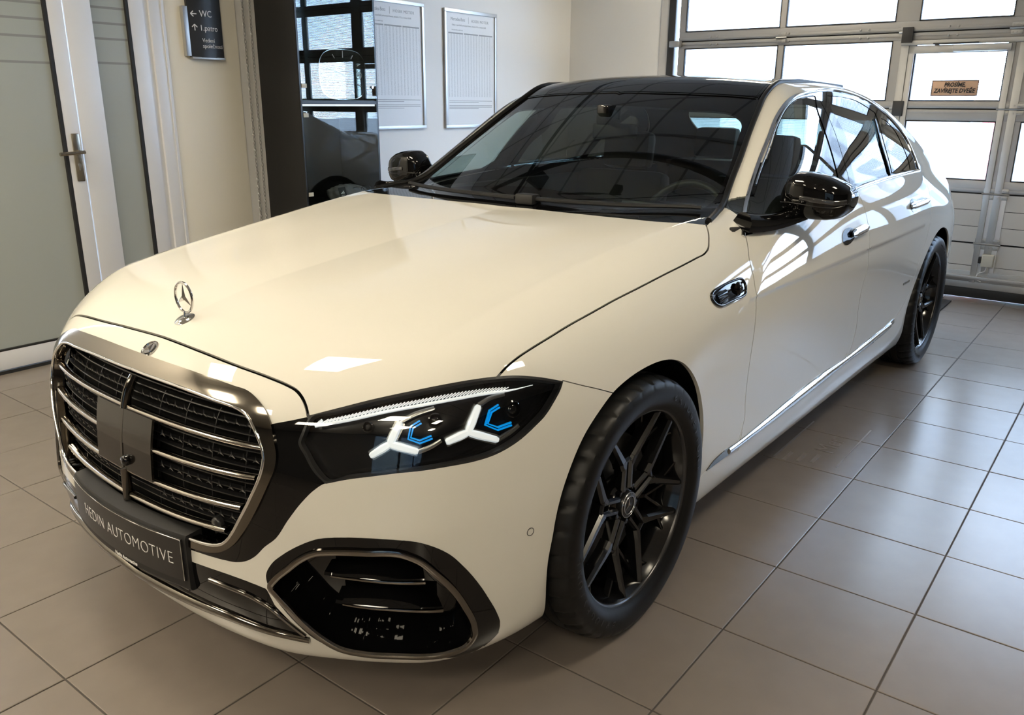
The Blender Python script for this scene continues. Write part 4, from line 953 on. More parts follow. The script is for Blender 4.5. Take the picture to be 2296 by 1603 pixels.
# side glazing
win = cat(cv('win_out'), cv('belt', True)[1:-1])
hi_ = lambda V: V[:, 2] > .9
CT.paint('win_frame', win, 'S', .3, hi_, 2)
gf = cat(A((.85, .835, 1.052), (.82, .87, 1.085)), cv('glass_f_front')[3:], cv('glass_f_rear')[1:-1], A((.9, 1.50, 1.085), (.9, 1.2, 1.070), (.9, .95, 1.052)))
CT.paint('glass_f', gf, 'S', .1, hi_, 1)
gr_ = cat(cv('glass_r_top'), cv('glass_r_rear')[:-1], A((.89, 2.305, 1.104), (.9, 2.1, 1.104), (.905, 1.72, 1.098)), cv('glass_r_front', True)[2:-1])
CT.paint('glass_r', gr_, 'S', .1, hi_, 1)
gq = cat(cv('glass_q')[:-1], A((.87, 2.70, 1.102), (.887, 2.345, 1.104)), cv('glass_q_front', True)[1:-1])
CT.paint('glass_q', gq, 'S', .1, hi_, 1)
# windscreen, roof, rear window in top view
rt_ = lambda V: (V[:, 2] > 1.0)
wr = cv('ws_right')
gask = cat(A((.78, .60, 1.04)), wr, A((.575, 1.9, 1.5), (.572, 2.2, 1.5), (.560, 2.5, 1.48), (.535, 2.80, 1.45), (.50, 2.93, 1.42), (.30, 2.965, 1.43), (-.05, 2.975, 1.43), (-.05, .5, 1.0), (.70, .5, 1.0)))
CT.paint('roof_trim', gask, 'T', .1, rt_, 1, only=['body', 'fender', 'win_frame', 'bumper'])
wtop = cat(A((-.05, 1.332, 1.45)), cv('ws_top')[2:])
wgr = cv('ws_glass_r')
CT.paint('frit', cat(A((-.05, .60, 1.05), (.5, .60, 1.05), (.735, .66, 1.04)), crom(np.array(K['ws_glass_r'])+np.array([-.004, 0, 0]))[8:-3], wtop[::-1]), 'T', .1, rt_, 1, only=['roof_trim', 'body'])
CT.paint('windscreen', crom([(-.05, .72, 1.1), (.30, .725, 1.1), (.56, .755, 1.1), (.675, .80, 1.12), (.682, .86, 1.14), (.66, 1.02, 1.2), (.615, 1.19, 1.3), (.575, 1.30, 1.36), (.535, 1.322, 1.4), (.35, 1.285, 1.41), (.12, 1.262, 1.41), (-.05, 1.26, 1.41)]), 'T', .1, rt_, 1, only=['frit'])
CT.paint('roof_glass', cat(A((-.05, 1.352, 1.45), (.20, 1.366, 1.45), (.40, 1.393, 1.45), (.56, 1.432, 1.45), (.548, 1.6, 1.5), (.545, 2.2, 1.5), (.50, 2.78, 1.45), (.30, 2.86, 1.45), (-.05, 2.88, 1.45))), 'T', .1, rt_, 1, only=['roof_trim'])
CT.paint('rear_window', crom([(-.05, 2.99, 1.4), (.30, 2.99, 1.4), (.49, 3.0, 1.4), (.525, 3.05, 1.4), (.60, 3.45, 1.25), (.615, 3.58, 1.2), (.58, 3.64, 1.2), (.3, 3.70, 1.15), (-.05, 3.72, 1.15)]), 'T', .1, lambda V: (V[:, 2] > 1.0) & (V[:, 1] > 2.5), 1)
CT.paint('tail_lamp', crom([(.42, 4.2, .93), (.60, 4.2, .945), (.85, 4.1, .95), (.9, 4.1, .88), (.84, 4.1, .82), (.6, 4.2, .84), (.45, 4.2, .87)], closed=True), 'B', .25, lambda V: V[:, 1] > 3.4, 1)
# camera pod on the fender
CT.paint('vent', cv('vent', closed=True), 'S', .1, lambda V: V[:, 1] < .8, 1)
skin = ['body', 'bumper', 'fender', 'door_f', 'door_r', 'sill', 'hood', 'nose', 'surround', 'lower_black', 'chrome_strip', 'frame', 'vent', 'tail_lamp', 'roof_trim', 'intake_ring']
hullT = CT.get(*[s for s in skin if s in CT.names])
panel_obj('body_shell', CT, hullT, 'deep', car, -.013, .0, 1)
# shut lines
CT.seam(cat(A((-.06, -.764, .843)), cv('hood_front')[1:]), 'O', .0034, .03, fr_)
CT.seam(cv('hood_side'), 'O', .0026, .02, lambda V: V[:, 1] < .9)
CT.seam(cv('fender_bumper'), 'O', .0012, .03, fr_)
CT.seam(cv('door_f'), 'S', .0020, .1, lambda V: V[:, 1] < 1.2)
CT.seam(cat(cv('door_b')), 'S', .0022, .1, lambda V: (V[:, 1] > 1.2) & (V[:, 1] < 2.3))
CT.seam(cv('door_r'), 'S', .0020, .1, lambda V: V[:, 1] > 2.2)
CT.seam(crom([(.93, 1.806, .34), (.93, 1.80, .36), (.93, 1.80, .38)]), 'S', .003, .1, lambda V: (V[:, 1] > 1.5) & (V[:, 1] < 2.3))
CT.seam(crom([(.93, .686, .30), (.93, .69, .33), (.93, .70, .36)]), 'S', .003, .1, lambda V: V[:, 1] < 1.2)
CT.seam(crom([(.93, .692, .3155), (.93, .95, .3155), (.93, 1.2, .3195), (.93, 1.5, .327), (.93, 1.83, .337), (.93, 2.12, .3385), (.93, 2.437, .349), (.93, 2.55, .366)]), 'S', .0012, .05, None)
CT.seam(crom([(.93, .25, .278), (.93, .36, .290), (.93, .44, .315)]), 'S', .0012, .05, lambda V: V[:, 1] < 1)
CT.seam(crom(K['apillar']), 'S', .0012, .05, lambda V: V[:, 1] < 1.2)
CT.seam(crom([(.90, 1.700, 1.095), (.86, 1.74, 1.20), (.80, 1.80, 1.31), (.70, 1.868, 1.455)]), 'S', .0025, .1, lambda V: (V[:, 1] > 1.4) & (V[:, 1] < 2.2) & (V[:, 2] > 1.0))
CT.seam(cat(A((-.06, 1.341, 1.45)), cv('ws_top')[2:]+np.array([0, .010, 0])), 'T', .003, .1, rt_)
CT.seam(crom([(.573, 1.45, 1.4), (.562, 1.6, 1.5), (.560, 2.2, 1.5), (.515, 2.80, 1.45)]), 'T', .002, .1, rt_)
CT.seam(crom([(-.05, 2.05, 1.5), (.3, 2.05, 1.5), (.55, 2.05, 1.5)]), 'T', .003, .1, rt_)
def both(name, lab, m, off=0., skirt=.008, shift=None):
    T = CT.get(lab)
    panel_obj(name, CT, T, m, car, off, skirt, 0, shift); panel_obj(name, CT, T, m, car, off, skirt, 2, shift)
one = lambda name, lab, m, off=0., skirt=.008: panel_obj(name, CT, CT.get(lab), m, car, off, skirt, 1)
one('body', 'body', 'paint'); one('hood', 'hood', 'paint'); one('nose_panel', 'nose', 'paint'); one('front_bumper', 'bumper', 'paint', 0, .025)
both('fender', 'fender', 'paint', 0, .012); both('front_door', 'door_f', 'paint'); both('rear_door', 'door_r', 'paint'); both('sill', 'sill', 'paint')
both('chrome_strip', 'chrome_strip', 'dchrome', .003, .01)
one('grille_surround', 'surround', 'black_gloss', 0, .02); one('lower_grille', 'lower_black', 'black_gloss', 0, .02)
fo = one('grille_frame', 'frame', 'dchrome', .006, .03)
one('grille_back', 'opening', 'deep', -.055, .0)
both('intake_surround', 'intake_ring', 'black_gloss', .001, .075); both('intake_back', 'intake', 'black_gloss', 0, 0, (-.035, .058, .006))
both('window_frame', 'win_frame', 'black_gloss', -.001, .012)
both('side_window', 'glass_f', 'sideg', -.004, 0); both('side_window', 'glass_r', 'rearg', -.003, 0); both('quarter_window', 'glass_q', 'rearg', -.003, 0)
one('roof_trim', 'roof_trim', 'piano', 0, .015); one('roof_panel', 'roof_glass', 'piano', .001, .012)
one('windscreen_border', 'frit', 'black_gloss', -.002, .008); ws = one('windscreen', 'windscreen', 'ws', -.002, 0)
one('rear_window', 'rear_window', 'sideg', -.002, 0)
if 'tail_lamp' in CT.names: both('tail_lamp', 'tail_lamp', mat('tail_red', (.30, .008, .008), .12, 0, 1.0), .001, .01)
for sgn_ in (1, -1): pass
XM = np.array([-1., 1, 1])
def pair(name, build, m, smooth=35, parent=None):
    """build(mb) fills the left-hand piece; the right-hand one is its mirror image"""
    mb = MB(); build(mb); a = obj(name, mb, m, parent or car, smooth)
    mb2 = MB(); mb2.v = [(-p[0], p[1], p[2]) for p in mb.v]; mb2.f = [q[::-1] for q in mb.f]; b = obj(name, mb2, m, parent or car, smooth)
    return a, b
FLAT = lambda w_, h_: [(-w_, 0), (-w_*.8, h_*.8), (-w_*.4, h_), (w_*.4, h_), (w_*.8, h_*.8), (w_, 0), (w_*.6, -h_*.6), (-w_*.6, -h_*.6)]
def strip(name, P, sec, m, closed=False, off=0., parent=None, scale=None):
    Q, n = onsurf(P, off)
    return pair(name, lambda mb: mb.sweep(Q, n, sec, closed, scale), m, 50, parent)
# bright trims
mt_ = np.array(K['chr_top']); mbm = np.array(K['chr_bot']); yy_ = np.linspace(.60, 2.47, 30)
zt_, zb_ = np.interp(yy_, mt_[:, 1], mt_[:, 2]), np.interp(yy_, mbm[:, 1], mbm[:, 2])
Q_, n_ = side_pt(yy_, (zt_+zb_)/2, .003)
for a_, b_ in ((0, 3), (3, 20), (20, 30)):
    pair('sill_bead', lambda mb: mb.sweep(Q_[a_:b_], n_[a_:b_], [(-1, 0), (-.8, .4), (-.45, .85), (0, 1), (.45, .85), (.8, .4), (1, 0)], False, None), 'chrome', 60) if False else None
bs_ = np.maximum((zt_-zb_)/2*.92, .004)
pair('sill_bead', lambda mb: mb.sweep(Q_, n_, [(-1, -.1), (-.8, .22), (-.45, .48), (0, .58), (.45, .48), (.8, .22), (1, -.1)], False, bs_), 'chrome', 60)
strip('window_chrome', crom(K['win_out']), FLAT(.0075, .006), 'chrome', False, .0)
strip('belt_chrome', crom(K['belt'])[14:], FLAT(.009, .006), 'chrome', False, .001)
strip('window_chrome', crom(K['glass_f_front'])[10:-2]+np.array([0, -.006, .006]), FLAT(.0035, .004), 'chrome', False, -.001)
strip('quarter_divider', crom([(.745, 2.50, 1.352), (.825, 2.375, 1.235), (.888, 2.322, 1.10)]), FLAT(.011, .005), 'black_gloss', False, .0)
# pillar cover between the doors: glossy, mirrors the daylight
M['gasket_'] = mat('windscreen_rubber', (.006, .006, .006), .45, spec=.3)
# windscreen gasket standing proud along the pillars
strip('windscreen_gasket', cat(wr[4:], A((.574, 1.9, 1.5), (.570, 2.2, 1.5), (.556, 2.5, 1.48)))[::2]+np.array([-.008, 0, 0]), FLAT(.0105, .012), 'gasket_', False, .0)
# intake rings, fins, lip chrome
ri = crom((np.array(K['intake_in'])*1.0), closed=True)
strip('intake_chrome', ri, FLAT(.0085, .007), 'bchrome', True, .002)
for nm in ('fin1', 'fin2'):
    P, n = onsurf(crom(K[nm]), -.012)
    def bf(mb, P=P, n=n):
        m_ = len(P); L_ = []; 
        for i in range(m_):
            t_ = i/(m_-1); dep = .045; h1 = .022*math.sin(PI*min(1, .12+t_*.9))
            a = P[i]; q = a-n[i]*dep
            L_ += [tuple(a), tuple(a+np.array([0, 0, .006])-n[i]*.004), tuple(q+np.array([0, 0, h1+.004])), tuple(q-np.array([0, 0, .012]))]
        F = []
        for i in range(m_-1):
            for k in range(4): F.append((i*4+k, i*4+(k+1) % 4, i*4+4+(k+1) % 4, i*4+4+k))
        F += [(3, 2, 1, 0), (m_*4-4, m_*4-3, m_*4-2, m_*4-1)]; mb.add(L_, F)
    pair('intake_fin', bf, 'black_gloss', 40)
    pair('intake_fin_chrome', lambda mb, P=P, n=n: mb.sweep(P[2:], n[2:], FLAT(.0045, .004), False, np.linspace(.5, 1.1, len(P)-2)), 'bchrome', 50)
P, n = onsurf([(.795, -.645, .456)], -.03)
pair('intake_sensor', lambda mb: mb.sweep([P[0]+n[0]*.004, P[0]-n[0]*.01], [np.array([0, 0, 1.])]*2, [(.017*math.cos(2*PI*i/16), .017*math.sin(2*PI*i/16)) for i in range(16)]), 'satin', 40)
def full(P):
    P = np.asarray(P); P = P[P[:, 0] > .002]; P = P[np.argsort(P[:, 0])]; return np.concatenate([P[::-1]*XM, P])
def strip1(name, P, sec, m, off=0., scale=None):
    Q = np.abs(P)*np.array([1, 0, 0])+P*np.array([0, 1, 1]); s_ = np.sign(P[:, 0]); R2, n = onsurf(Q, off); R2[:, 0] *= s_; n[:, 0] *= s_
    mb = MB(); mb.sweep(R2, n, sec, False, scale); return obj(name, mb, m, car, 50)
lp = crom(full(crom(K['lip'], .03)), .02)
sc = np.clip(1.25-np.abs(np.abs(lp[:, 0])-.1)*1.2, .35, 1.2)
strip1('lip_chrome', lp, FLAT(.013, .014), 'dchrome', -.002, sc)
strip('lip_blade', crom(K['lip2']), FLAT(.005, .006), 'bchrome', False, .0)
# ---- grille: bright slats, fine bars, little stars
ROWS = [.694, .615, .5335, .4655]
def gx(z): return float(np.interp(z, [.43, .456, .525, .593, .657, .68, .71, .757, .77], [.33, .378, .432, .468, .492, .493, .481, .43, .39]))
def front_strip(name, xs, z, sec, m, off, parent=car, smooth=50):
    z = np.broadcast_to(np.asarray(z, float), np.shape(xs))
    P, n = front_pt(np.abs(xs), z, off); s_ = np.where(np.asarray(xs) < 0, -1, 1); P[:, 0] *= s_; n[:, 0] *= s_
    mb = MB(); mb.sweep(P, n, sec, False); return obj(name, mb, m, parent, smooth)
SL = [(-.0062, -.012), (-.0055, .004), (-.002, .0075), (.002, .0075), (.0055, .004), (.0062, -.012)]
for i, z in enumerate(ROWS):
    x0 = .131 if i == 1 else .010; x1 = gx(z)-.006
    for s_ in (1, -1):
        xs = np.linspace(x0, x1, 22)*s_; zz = z+(np.abs(xs)/.45)**2*(.001 if i == 0 else .006+.005*i)
        front_strip('grille_slat', xs, zz, SL, 'slat', -.014)
bars = MB()
zz_ = [.772, .757, .735, .713, .676, .656, .636, .597, .577, .556, .516, .500, .484, .450]
for z in zz_:
    xs = np.linspace(-gx(z)+.004, gx(z)-.004, 41); P, n = front_pt(np.abs(xs), np.full(41, z)+(np.abs(xs)/.45)**2*.012*(.72-z)/.26, -.034); P[:, 0] *= np.sign(xs+1e-9); n[:, 0] *= np.sign(xs+1e-9)
    bars.sweep(P, n, [(-.0018, -.012), (-.0014, .003), (.0014, .003), (.0018, -.012)])
for i in range(-4, 5):
    if i == 0: continue
    x = .105*i
    zs = np.linspace(.445, .765, 26); zs = zs[[abs(x) < gx(z)-.01 for z in zs]]
    P, n = front_pt(np.full(len(zs), abs(x)), zs, -.040); P[:, 0] *= np.sign(x); n[:, 0] *= np.sign(x); bars.sweep(P, n, [(-.0012, -.004), (-.0012, .003), (.0012, .003), (.0012, -.004)])
obj('grille_bars', bars, 'satin', car, 50)
sme = mesh_of('grille_star', star_mb(.0125, .0028, 0, .0025, None, (0, 0, 0), 1)); sme.materials.append(M['silver'].copy()); sme.materials[0].node_tree.nodes['Principled BSDF'].inputs['Base Color'].default_value = (.05, .048, .045, 1); sme.materials[0].node_tree.nodes['Principled BSDF'].inputs['Roughness'].default_value = .4
for z in (.738, .657, .577, .501):
    for i in range(-14, 15):
        x = i*.035+.0
        if i == 0 or abs(x) > gx(z)-.018: continue
        if .50 < z < .69 and abs(x) < .14: continue
        P, n = front_pt(abs(x), z+(abs(x)/.45)**2*.012*(.72-z)/.26, -.028); o = link('grille_star', sme, car)
        nn = Vector((n[0][0]*np.sign(x), n[0][1], 0)).normalized()
        o.matrix_world = Matrix.Translation((P[0][0]*np.sign(x), P[0][1], P[0][2])) @ Matrix.Rotation(math.atan2(nn.x, -nn.y), 4, 'Z')
def front_patch(name, x0, x1, z0, z1, off, m, parent=car, nx=18, nz=10, thick=.006):
    X, Z = np.meshgrid(np.linspace(x0, x1, nx), np.linspace(z0, z1, nz), indexing='ij'); x = X.ravel(); P, n = front_pt(np.abs(x), Z.ravel(), off); s_ = np.where(x < 0, -1, 1); P[:, 0] *= s_; n[:, 0] *= s_
    mb = MB(); k = nx*nz; F = []
    id_ = lambda i, j: i*nz+j
    for i in range(nx-1):
        for j in range(nz-1): F += [(id_(i, j), id_(i+1, j), id_(i+1, j+1), id_(i, j+1)), (k+id_(i, j+1), k+id_(i+1, j+1), k+id_(i+1, j), k+id_(i, j))]
    rim = [(i, 0) for i in range(nx)]+[(nx-1, j) for j in range(1, nz)]+[(i, nz-1) for i in range(nx-2, -1, -1)]+[(0, j) for j in range(nz-2, 0, -1)]
    for a, b in zip(rim, rim[1:]+rim[:1]): F.append((id_(*b), id_(*a), k+id_(*a), k+id_(*b)))
    mb.add(np.concatenate([P, P-n*thick]), F); return obj(name, mb, m, parent, 40)
sp_ = front_patch('sensor_panel', -.131, .131, .605, .690, -.004, mat('sensor_panel_upper', (.024, .022, .019), .14, 0, 0, .4))
tag(sp_, 'upper grey smoked field')
sp2 = front_patch('sensor_panel', -.131, .131, .536, .605, -.005, 'sensor')
front_patch('centre_bar', -.0045, .0045, .540, .690, -.0035, mat('smoked_bar', (.04, .036, .03), .2, .3), sp2, 3, 12, .003)
P, n = front_pt(.026, .566, -.002)
mb = MB(); mb.lathe([(0, -.012), (.010, -.011), (.0135, -.004), (.0135, .006)], 20, 1, tuple(P[0])); obj('front_camera', mb, 'black_gloss', sp2, 60)
def vbar(z0, z1):
    zs = np.linspace(z0, z1, 10); P, n = front_pt(np.zeros(10), zs, -.008); mb = MB(); mb.sweep(P, n, [(-.0065, -.012), (-.0055, .006), (-.002, .010), (.002, .010), (.0055, .006), (.0065, -.012)]); obj('grille_bar', mb, 'dchrome', car, 50)
vbar(.768, .690); vbar(.536, .452)
# thin bright edge round the grille opening
gi = crom(K['frame_in'], .03); gi = gi[gi[:, 0] > .02]; gi = crom(np.concatenate([gi, A((.15, -.912, .434), (.05, -.914, .432))]), .02)
strip('grille_edge', cat(A((.0005, -.848, .777)), gi), FLAT(.004, .005), 'chrome', False, .003)
P, n = front_pt(.345, .487, -.02); mb = MB(); mb.lathe([(0, -.008), (.013, -.007), (.0155, -.002), (.0155, .008)], 20, 1, tuple(P[0])); obj('parking_sensor', mb, 'satin', car, 60)
# round parking sensor in the bumper corner
P, n = onsurf(K['psensor'], .0008)
def ps(mb):
    e1 = np.cross([0, 0, 1], n[0]); e1 /= np.linalg.norm(e1); e2 = np.cross(n[0], e1)
    for r0, r1 in ((.0, .0088), (.0096, .0096)):
        pass
    mb.tube([P[0]+.0095*(math.cos(2*PI*i/24)*e1+math.sin(2*PI*i/24)*e2)-n[0]*.0006 for i in range(24)], .0009, 6, closed=True)
pair('parking_sensor', ps, 'satin', 60)
# ---- headlamp internals (left lamp, mirrored for the right)
both('headlamp_lens', 'headlight', 'lens', .0, 0)
both('headlamp_housing', 'headlight', 'house', -.035, 0)
hp_ = crom(np.array(K['headlight']+K['headlight2'][1:]+K['headlight3'][1:-1]), closed=True)
strip('headlamp_rim', hp_, [(-.006, -.02), (-.006, .0005), (.006, .0005), (.006, -.02)], 'satin', True, -.001)
def skew(P, off): Q, n = onsurf(P, off); return Q, n
Pt, nT = skew(crom(K['hl_strip_t'], .006), -.014); Pb, nB = skew(crom(K['hl_strip_b'], .006), -.014)
pair('light_bar', lambda mb: mb.sweep(Pb, nB, FLAT(.0038, .004), False, np.clip(np.minimum(1, (len(Pb)-np.arange(len(Pb)))/18), .25, 1)), 'drl', 50)
nr = 52
lerp = lambda A_, t: np.stack([np.interp(t*(len(A_)-1), np.arange(len(A_)), A_[:, k]) for k in range(3)], 1)
Pt2, Pb2, nB2 = lerp(Pt, np.linspace(.035, .87, nr)), lerp(Pb, np.linspace(.012, .83, nr)), lerp(nB, np.linspace(.012, .83, nr))
def rb(mb):
    for p, q, n_ in zip(Pb2, Pt2, nB2):
        d_ = q-p; mb.sweep([p+d_*.34, p+d_*.88], [n_, n_], [(-.0010, -.002), (-.0010, .001), (.0010, .001), (.0010, -.002)])
for o in pair('reflector_ribs', rb, 'drlbar', 30): tag(o, kind='stuff')
pair('light_bar_end', lambda mb: mb.sweep([Pb[0], Pt[0]], [nB[0], nT[0]], FLAT(.003, .004)), 'drl', 50)
# three-armed light guides
def hlpix(c, tips):
    """star guide: centre and tips on the lens surface, set back into the lamp"""
    Cc, nc = onsurf([c], -.020); out = []
    for tp in tips:
        Tt, ntp = onsurf([tp], -.020); out.append((Cc[0], Tt[0], nc[0], ntp[0]))
    return out
stars = [((.7205, -.685, .7185), [(.7265, -.6565, .768), (.690, -.714, .6925), (.770, -.6475, .7015)]),
         ((.834, -.5515, .7325), [(.8325, -.5135, .788), (.809, -.598, .7175), (.8675, -.487, .7015)])]
for c, tips in stars:
    arms = hlpix(c, tips)
    for (a, b, na, nb_) in arms:
        pts = [a+(b-a)*t for t in (0, .12, .35, .65, .92, 1.0)]; ns = [na+(nb_-na)*t for t in (0, .1, .3, .6, .9, 1)]
        pair('light_guide', lambda mb, pts=pts, ns=ns: mb.sweep(pts, ns, [(-.0085, -.004), (-.0085, .002), (-.005, .0065), (.005, .0065), (.0085, .002), (.0085, -.004)], False, np.array([.75, .95, 1.05, .95, .85, .55])), 'drl', 30)
        pair('guide_bezel', lambda mb, pts=pts, ns=ns: mb.sweep([p-np.array(q)*.005 for p, q in zip(pts, ns)], ns, [(-.0115, -.008), (-.0115, .002), (.0115, .002), (.0115, -.008)], False, np.array([.9, 1, 1, 1, 1, .9])), 'silver', 30)
    # silver hook behind the upper and the outer arm
for hk in ([(.7265, -.6565, .768), (.742, -.632, .782), (.772, -.597, .796)], [(.770, -.6475, .7015), (.789, -.621, .712), (.800, -.604, .7225)],
           [(.8325, -.5135, .788), (.843, -.482, .800), (.858, -.45, .803)], [(.8675, -.487, .7015), (.884, -.449, .716), (.889, -.433, .724)]):
    Q, n = onsurf(crom(hk, .01), -.024); pair('guide_hook', lambda mb, Q=Q, n=n: mb.sweep(Q, n, FLAT(.0065, .004), False, np.linspace(1, .8, len(Q))), 'silver', 50)
for nm in ('blue1', 'blue2'):
    Q, n = onsurf(np.array(K[nm]), -.020)
    for w_ in (-.0032, .0032):
        pair('blue_accent', lambda mb, Q=Q, n=n, w_=w_: mb.sweep(Q, n, [(w_-.0018, -.003), (w_-.0018, .002), (w_+.0018, .002), (w_+.0018, -.003)]), 'blue', 30)
def proj_lens(c, r):
    P, n = onsurf([c], -.026); e1 = np.cross([0, 0, 1], n[0]); e1 /= np.linalg.norm(e1); e2 = np.cross(n[0], e1)
    def b(mb):
        rings = [(r, -.006), (r, .004), (r*.82, .006), (r*.8, -.002), (r*.5, .004), (r*.2, .006)]
        for i in range(20):
            a = 2*PI*i/20
            for rr, h in rings: mb.v.append(tuple(P[0]+(math.cos(a)*e1+math.sin(a)*e2)*rr+n[0]*h))
        k = len(rings); o0 = len(mb.v)-20*k
        for i in range(20):
            for j in range(k-1): mb.f.append((o0+i*k+j, o0+((i+1) % 20)*k+j, o0+((i+1) % 20)*k+j+1, o0+i*k+j+1))
        mb.f.append(tuple(o0+i*k+k-1 for i in range(20)))
    pair('projector_lens', b, 'black_gloss', 30)
proj_lens((.778, -.60, .765), .016); proj_lens((.878, -.44, .765), .020); proj_lens((.674, -.705, .757), .012)
# ---- emblems
P, n = top_pt(0., -.700)
orn = empty('hood_ornament', P[0]); orn.parent = car
mb = MB(); mb.lathe([(0, .007), (.012, .007), (.022, .004), (.0265, .0005), (.0265, -.004)], 36, 2); b_ = obj('base', mb, 'chrome', orn, 50)
b_.rotation_euler = (math.atan2(-n[0][1], n[0][2])*1.0, 0, 0)
mb = MB(); mb.tube([(0, 0, .004), (0, .003, .020)], .0032, 10); obj('stem', mb, 'chrome', orn, 60)
mb = star_mb(.0385, .0085, .0033, .0055, None, (0, .004, .056), 1, 48); obj('star', mb, 'chrome', orn, 25)
P, n = front_pt(0., .822)
P, n = onsurf([(0., -.803, .8235)], 0)
em = empty('nose_badge', P[0]); em.parent = car; em.rotation_euler = (math.atan2(-n[0][2], -n[0][1])*-1.0, 0, 0)
ang = math.atan2(n[0][2], -n[0][1]); em.rotation_euler = (-ang, 0, 0)
mb = MB(); mb.lathe([(0, -.0035), (.0165, -.0035), (.0170, -.0020), (.0225, -.0020), (.0235, .003)], 36, 1); obj('disc', mb, mat('badge_grey', (.07, .07, .075), .25, .5), em, 40)
mb = MB(); mb.lathe([(.0222, -.0022), (.0232, -.0042), (.0245, -.003), (.0247, .003)], 36, 1); mb.lathe([(.0158, -.0034), (.0166, -.0048), (.0174, -.0034)], 36, 1); mb = star_mb(.0162, .0034, 0, .004, mb, (0, -.004, 0), 1); obj('star', mb, 'chrome', em, 25)
# ---- fender camera pod
vP = crom(np.array(K['vent']), .008, True)
both('pod_face', 'vent', 'black_gloss', .003, .01)
strip('pod_rim', vP, FLAT(.004, .005), 'black_gloss', True, .002)
Q, n = onsurf([(.93, .545, .872)], .006)
pair('pod_camera', lambda mb: mb.lathe([(.0, .012), (.010, .0115), (.013, .006), (.020, .004), (.022, -.004)], 24, 0, tuple(Q[0])), 'black_gloss', 50)
Q, n = side_pt(np.linspace(.415, .475, 8), np.linspace(.866, .872, 8), .004)
pair('pod_blade', lambda mb: mb.sweep(Q, n, FLAT(.014, .004)), 'black_gloss', 50)
# ---- licence plate and its holder
def py(x): return -.948+.42*x*x
hz = (.298, .446)
xs = np.linspace(-.272, .272, 25); mb = MB(); F = []
for i, x in enumerate(xs):
    for (dy, z) in ((0, hz[0]+.004), (-.004, hz[0]+.010), (-.004, hz[1]-.008), (0, hz[1]), (.040, hz[1]+.004), (.040, hz[0])): mb.v.append((x, py(x)+dy+.006, z))
for i in range(24):
    for k in range(6): mb.f.append((i*6+k, i*6+(k+1) % 6, i*6+6+(k+1) % 6, i*6+6+k))
mb.f += [(5, 4, 3, 2, 1, 0), tuple(24*6+k for k in range(6))]
hold = obj('plate_holder', mb, 'black', car, 30)
xs = np.linspace(-.262, .262, 25); mb = MB()
wav = lambda x: -.004*math.exp(-((x+.03)/.05)**2)*0
for x in xs:
    for (dy, z) in ((-.0065, .328), (-.0065, .437), (-.001, .437), (-.001, .328)): mb.v.append((x, py(x)+dy+.004, z))
for i in range(24):
    for k in range(4): mb.f.append((i*4+k, i*4+(k+1) % 4, i*4+4+(k+1) % 4, i*4+4+k))
mb.f += [(3, 2, 1, 0), tuple(96+k for k in range(4))]
pl_ = obj('licence_plate', mb, 'plate', hold, 30)
mb = MB(); ed = [(x, py(x)-.0032, .4365) for x in xs]+[(.262, py(.262)-.0032, z) for z in np.linspace(.43, .33, 8)]
mb.tube(ed, .0014, 6); obj('plate_edge', mb, 'silver', pl_, 60)
pw = lambda v: Vector((v.x, py(v.x)-.0027+v.y, v.z))
text_obj('lettering', 'HEDIN AUTOMOTIVE', .046, 'white', frame_m((.026, 0, .380), (1, 0, 0), (0, 0, 1)), pl_, warp=pw, bold=-.0011, sp=1.05, sx=.90)
pw2 = lambda v: Vector((v.x, py(v.x)+.0016+v.y, v.z))
text_obj('lettering', 'Hedin Automotive', .0135, 'white', frame_m((.030, 0, .314), (1, 0, 0), (0, 0, 1)), hold, warp=pw2, bold=.0002)
# ---- door handles
def handle(y0, y1, z0, z1, yr):
    ys = np.linspace(y0, y1, 18); Q, n = side_pt(ys, np.linspace(z0, z1, 18), .010)
    a = pair('door_handle', lambda mb: mb.sweep(Q, n, FLAT(.017, .008), False, np.clip(np.minimum(1, .55+np.minimum(np.arange(18), np.arange(18)[::-1])*.16), .4, 1)), 'chrome', 50)
    zz = z0+(yr-y0)/(y1-y0)*(z1-z0); th = np.linspace(0, 2*PI, 33)[:-1]
    yy = yr+.085*np.cos(th); z_ = zz+.030*np.sin(th)*(1-.25*np.cos(th))+(yy-yr)/(y1-y0)*(z1-z0)
    B_, nb_ = side_pt(yy, z_, .0015); c_, nc_ = side_pt([yr], [zz], -.006+.0075)
    def bw(mb): mb.v += [tuple(p) for p in B_]+[tuple(c_[0])]; mb.f += [(i, (i+1) % 32, 32) for i in range(32)]
    pair('handle_recess', bw, 'black_gloss', 60)
handle(1.560, 1.765, .921, .930, 1.545); handle(2.46, 2.835, .948, .946, 2.56)
# worn little lettering ahead of the rear wheel, too small to read
mb = MB()
for k, hgt in enumerate((.010, .012, .008, .012, .011, .009, .012, .008, .010, .012, .009)):
    Q, n = side_pt([2.545+.0105*k, 2.545+.0105*k+.004], [.560, .560+hgt], .0008)
    mb.box(Q[:, 0].min()-.002, Q[:, 0].max()+.0006, 2.545+.0105*k, 2.545+.0105*k+.006, .558, .558+hgt)
obj('side_lettering', mb, 'trimgrey', car, None)
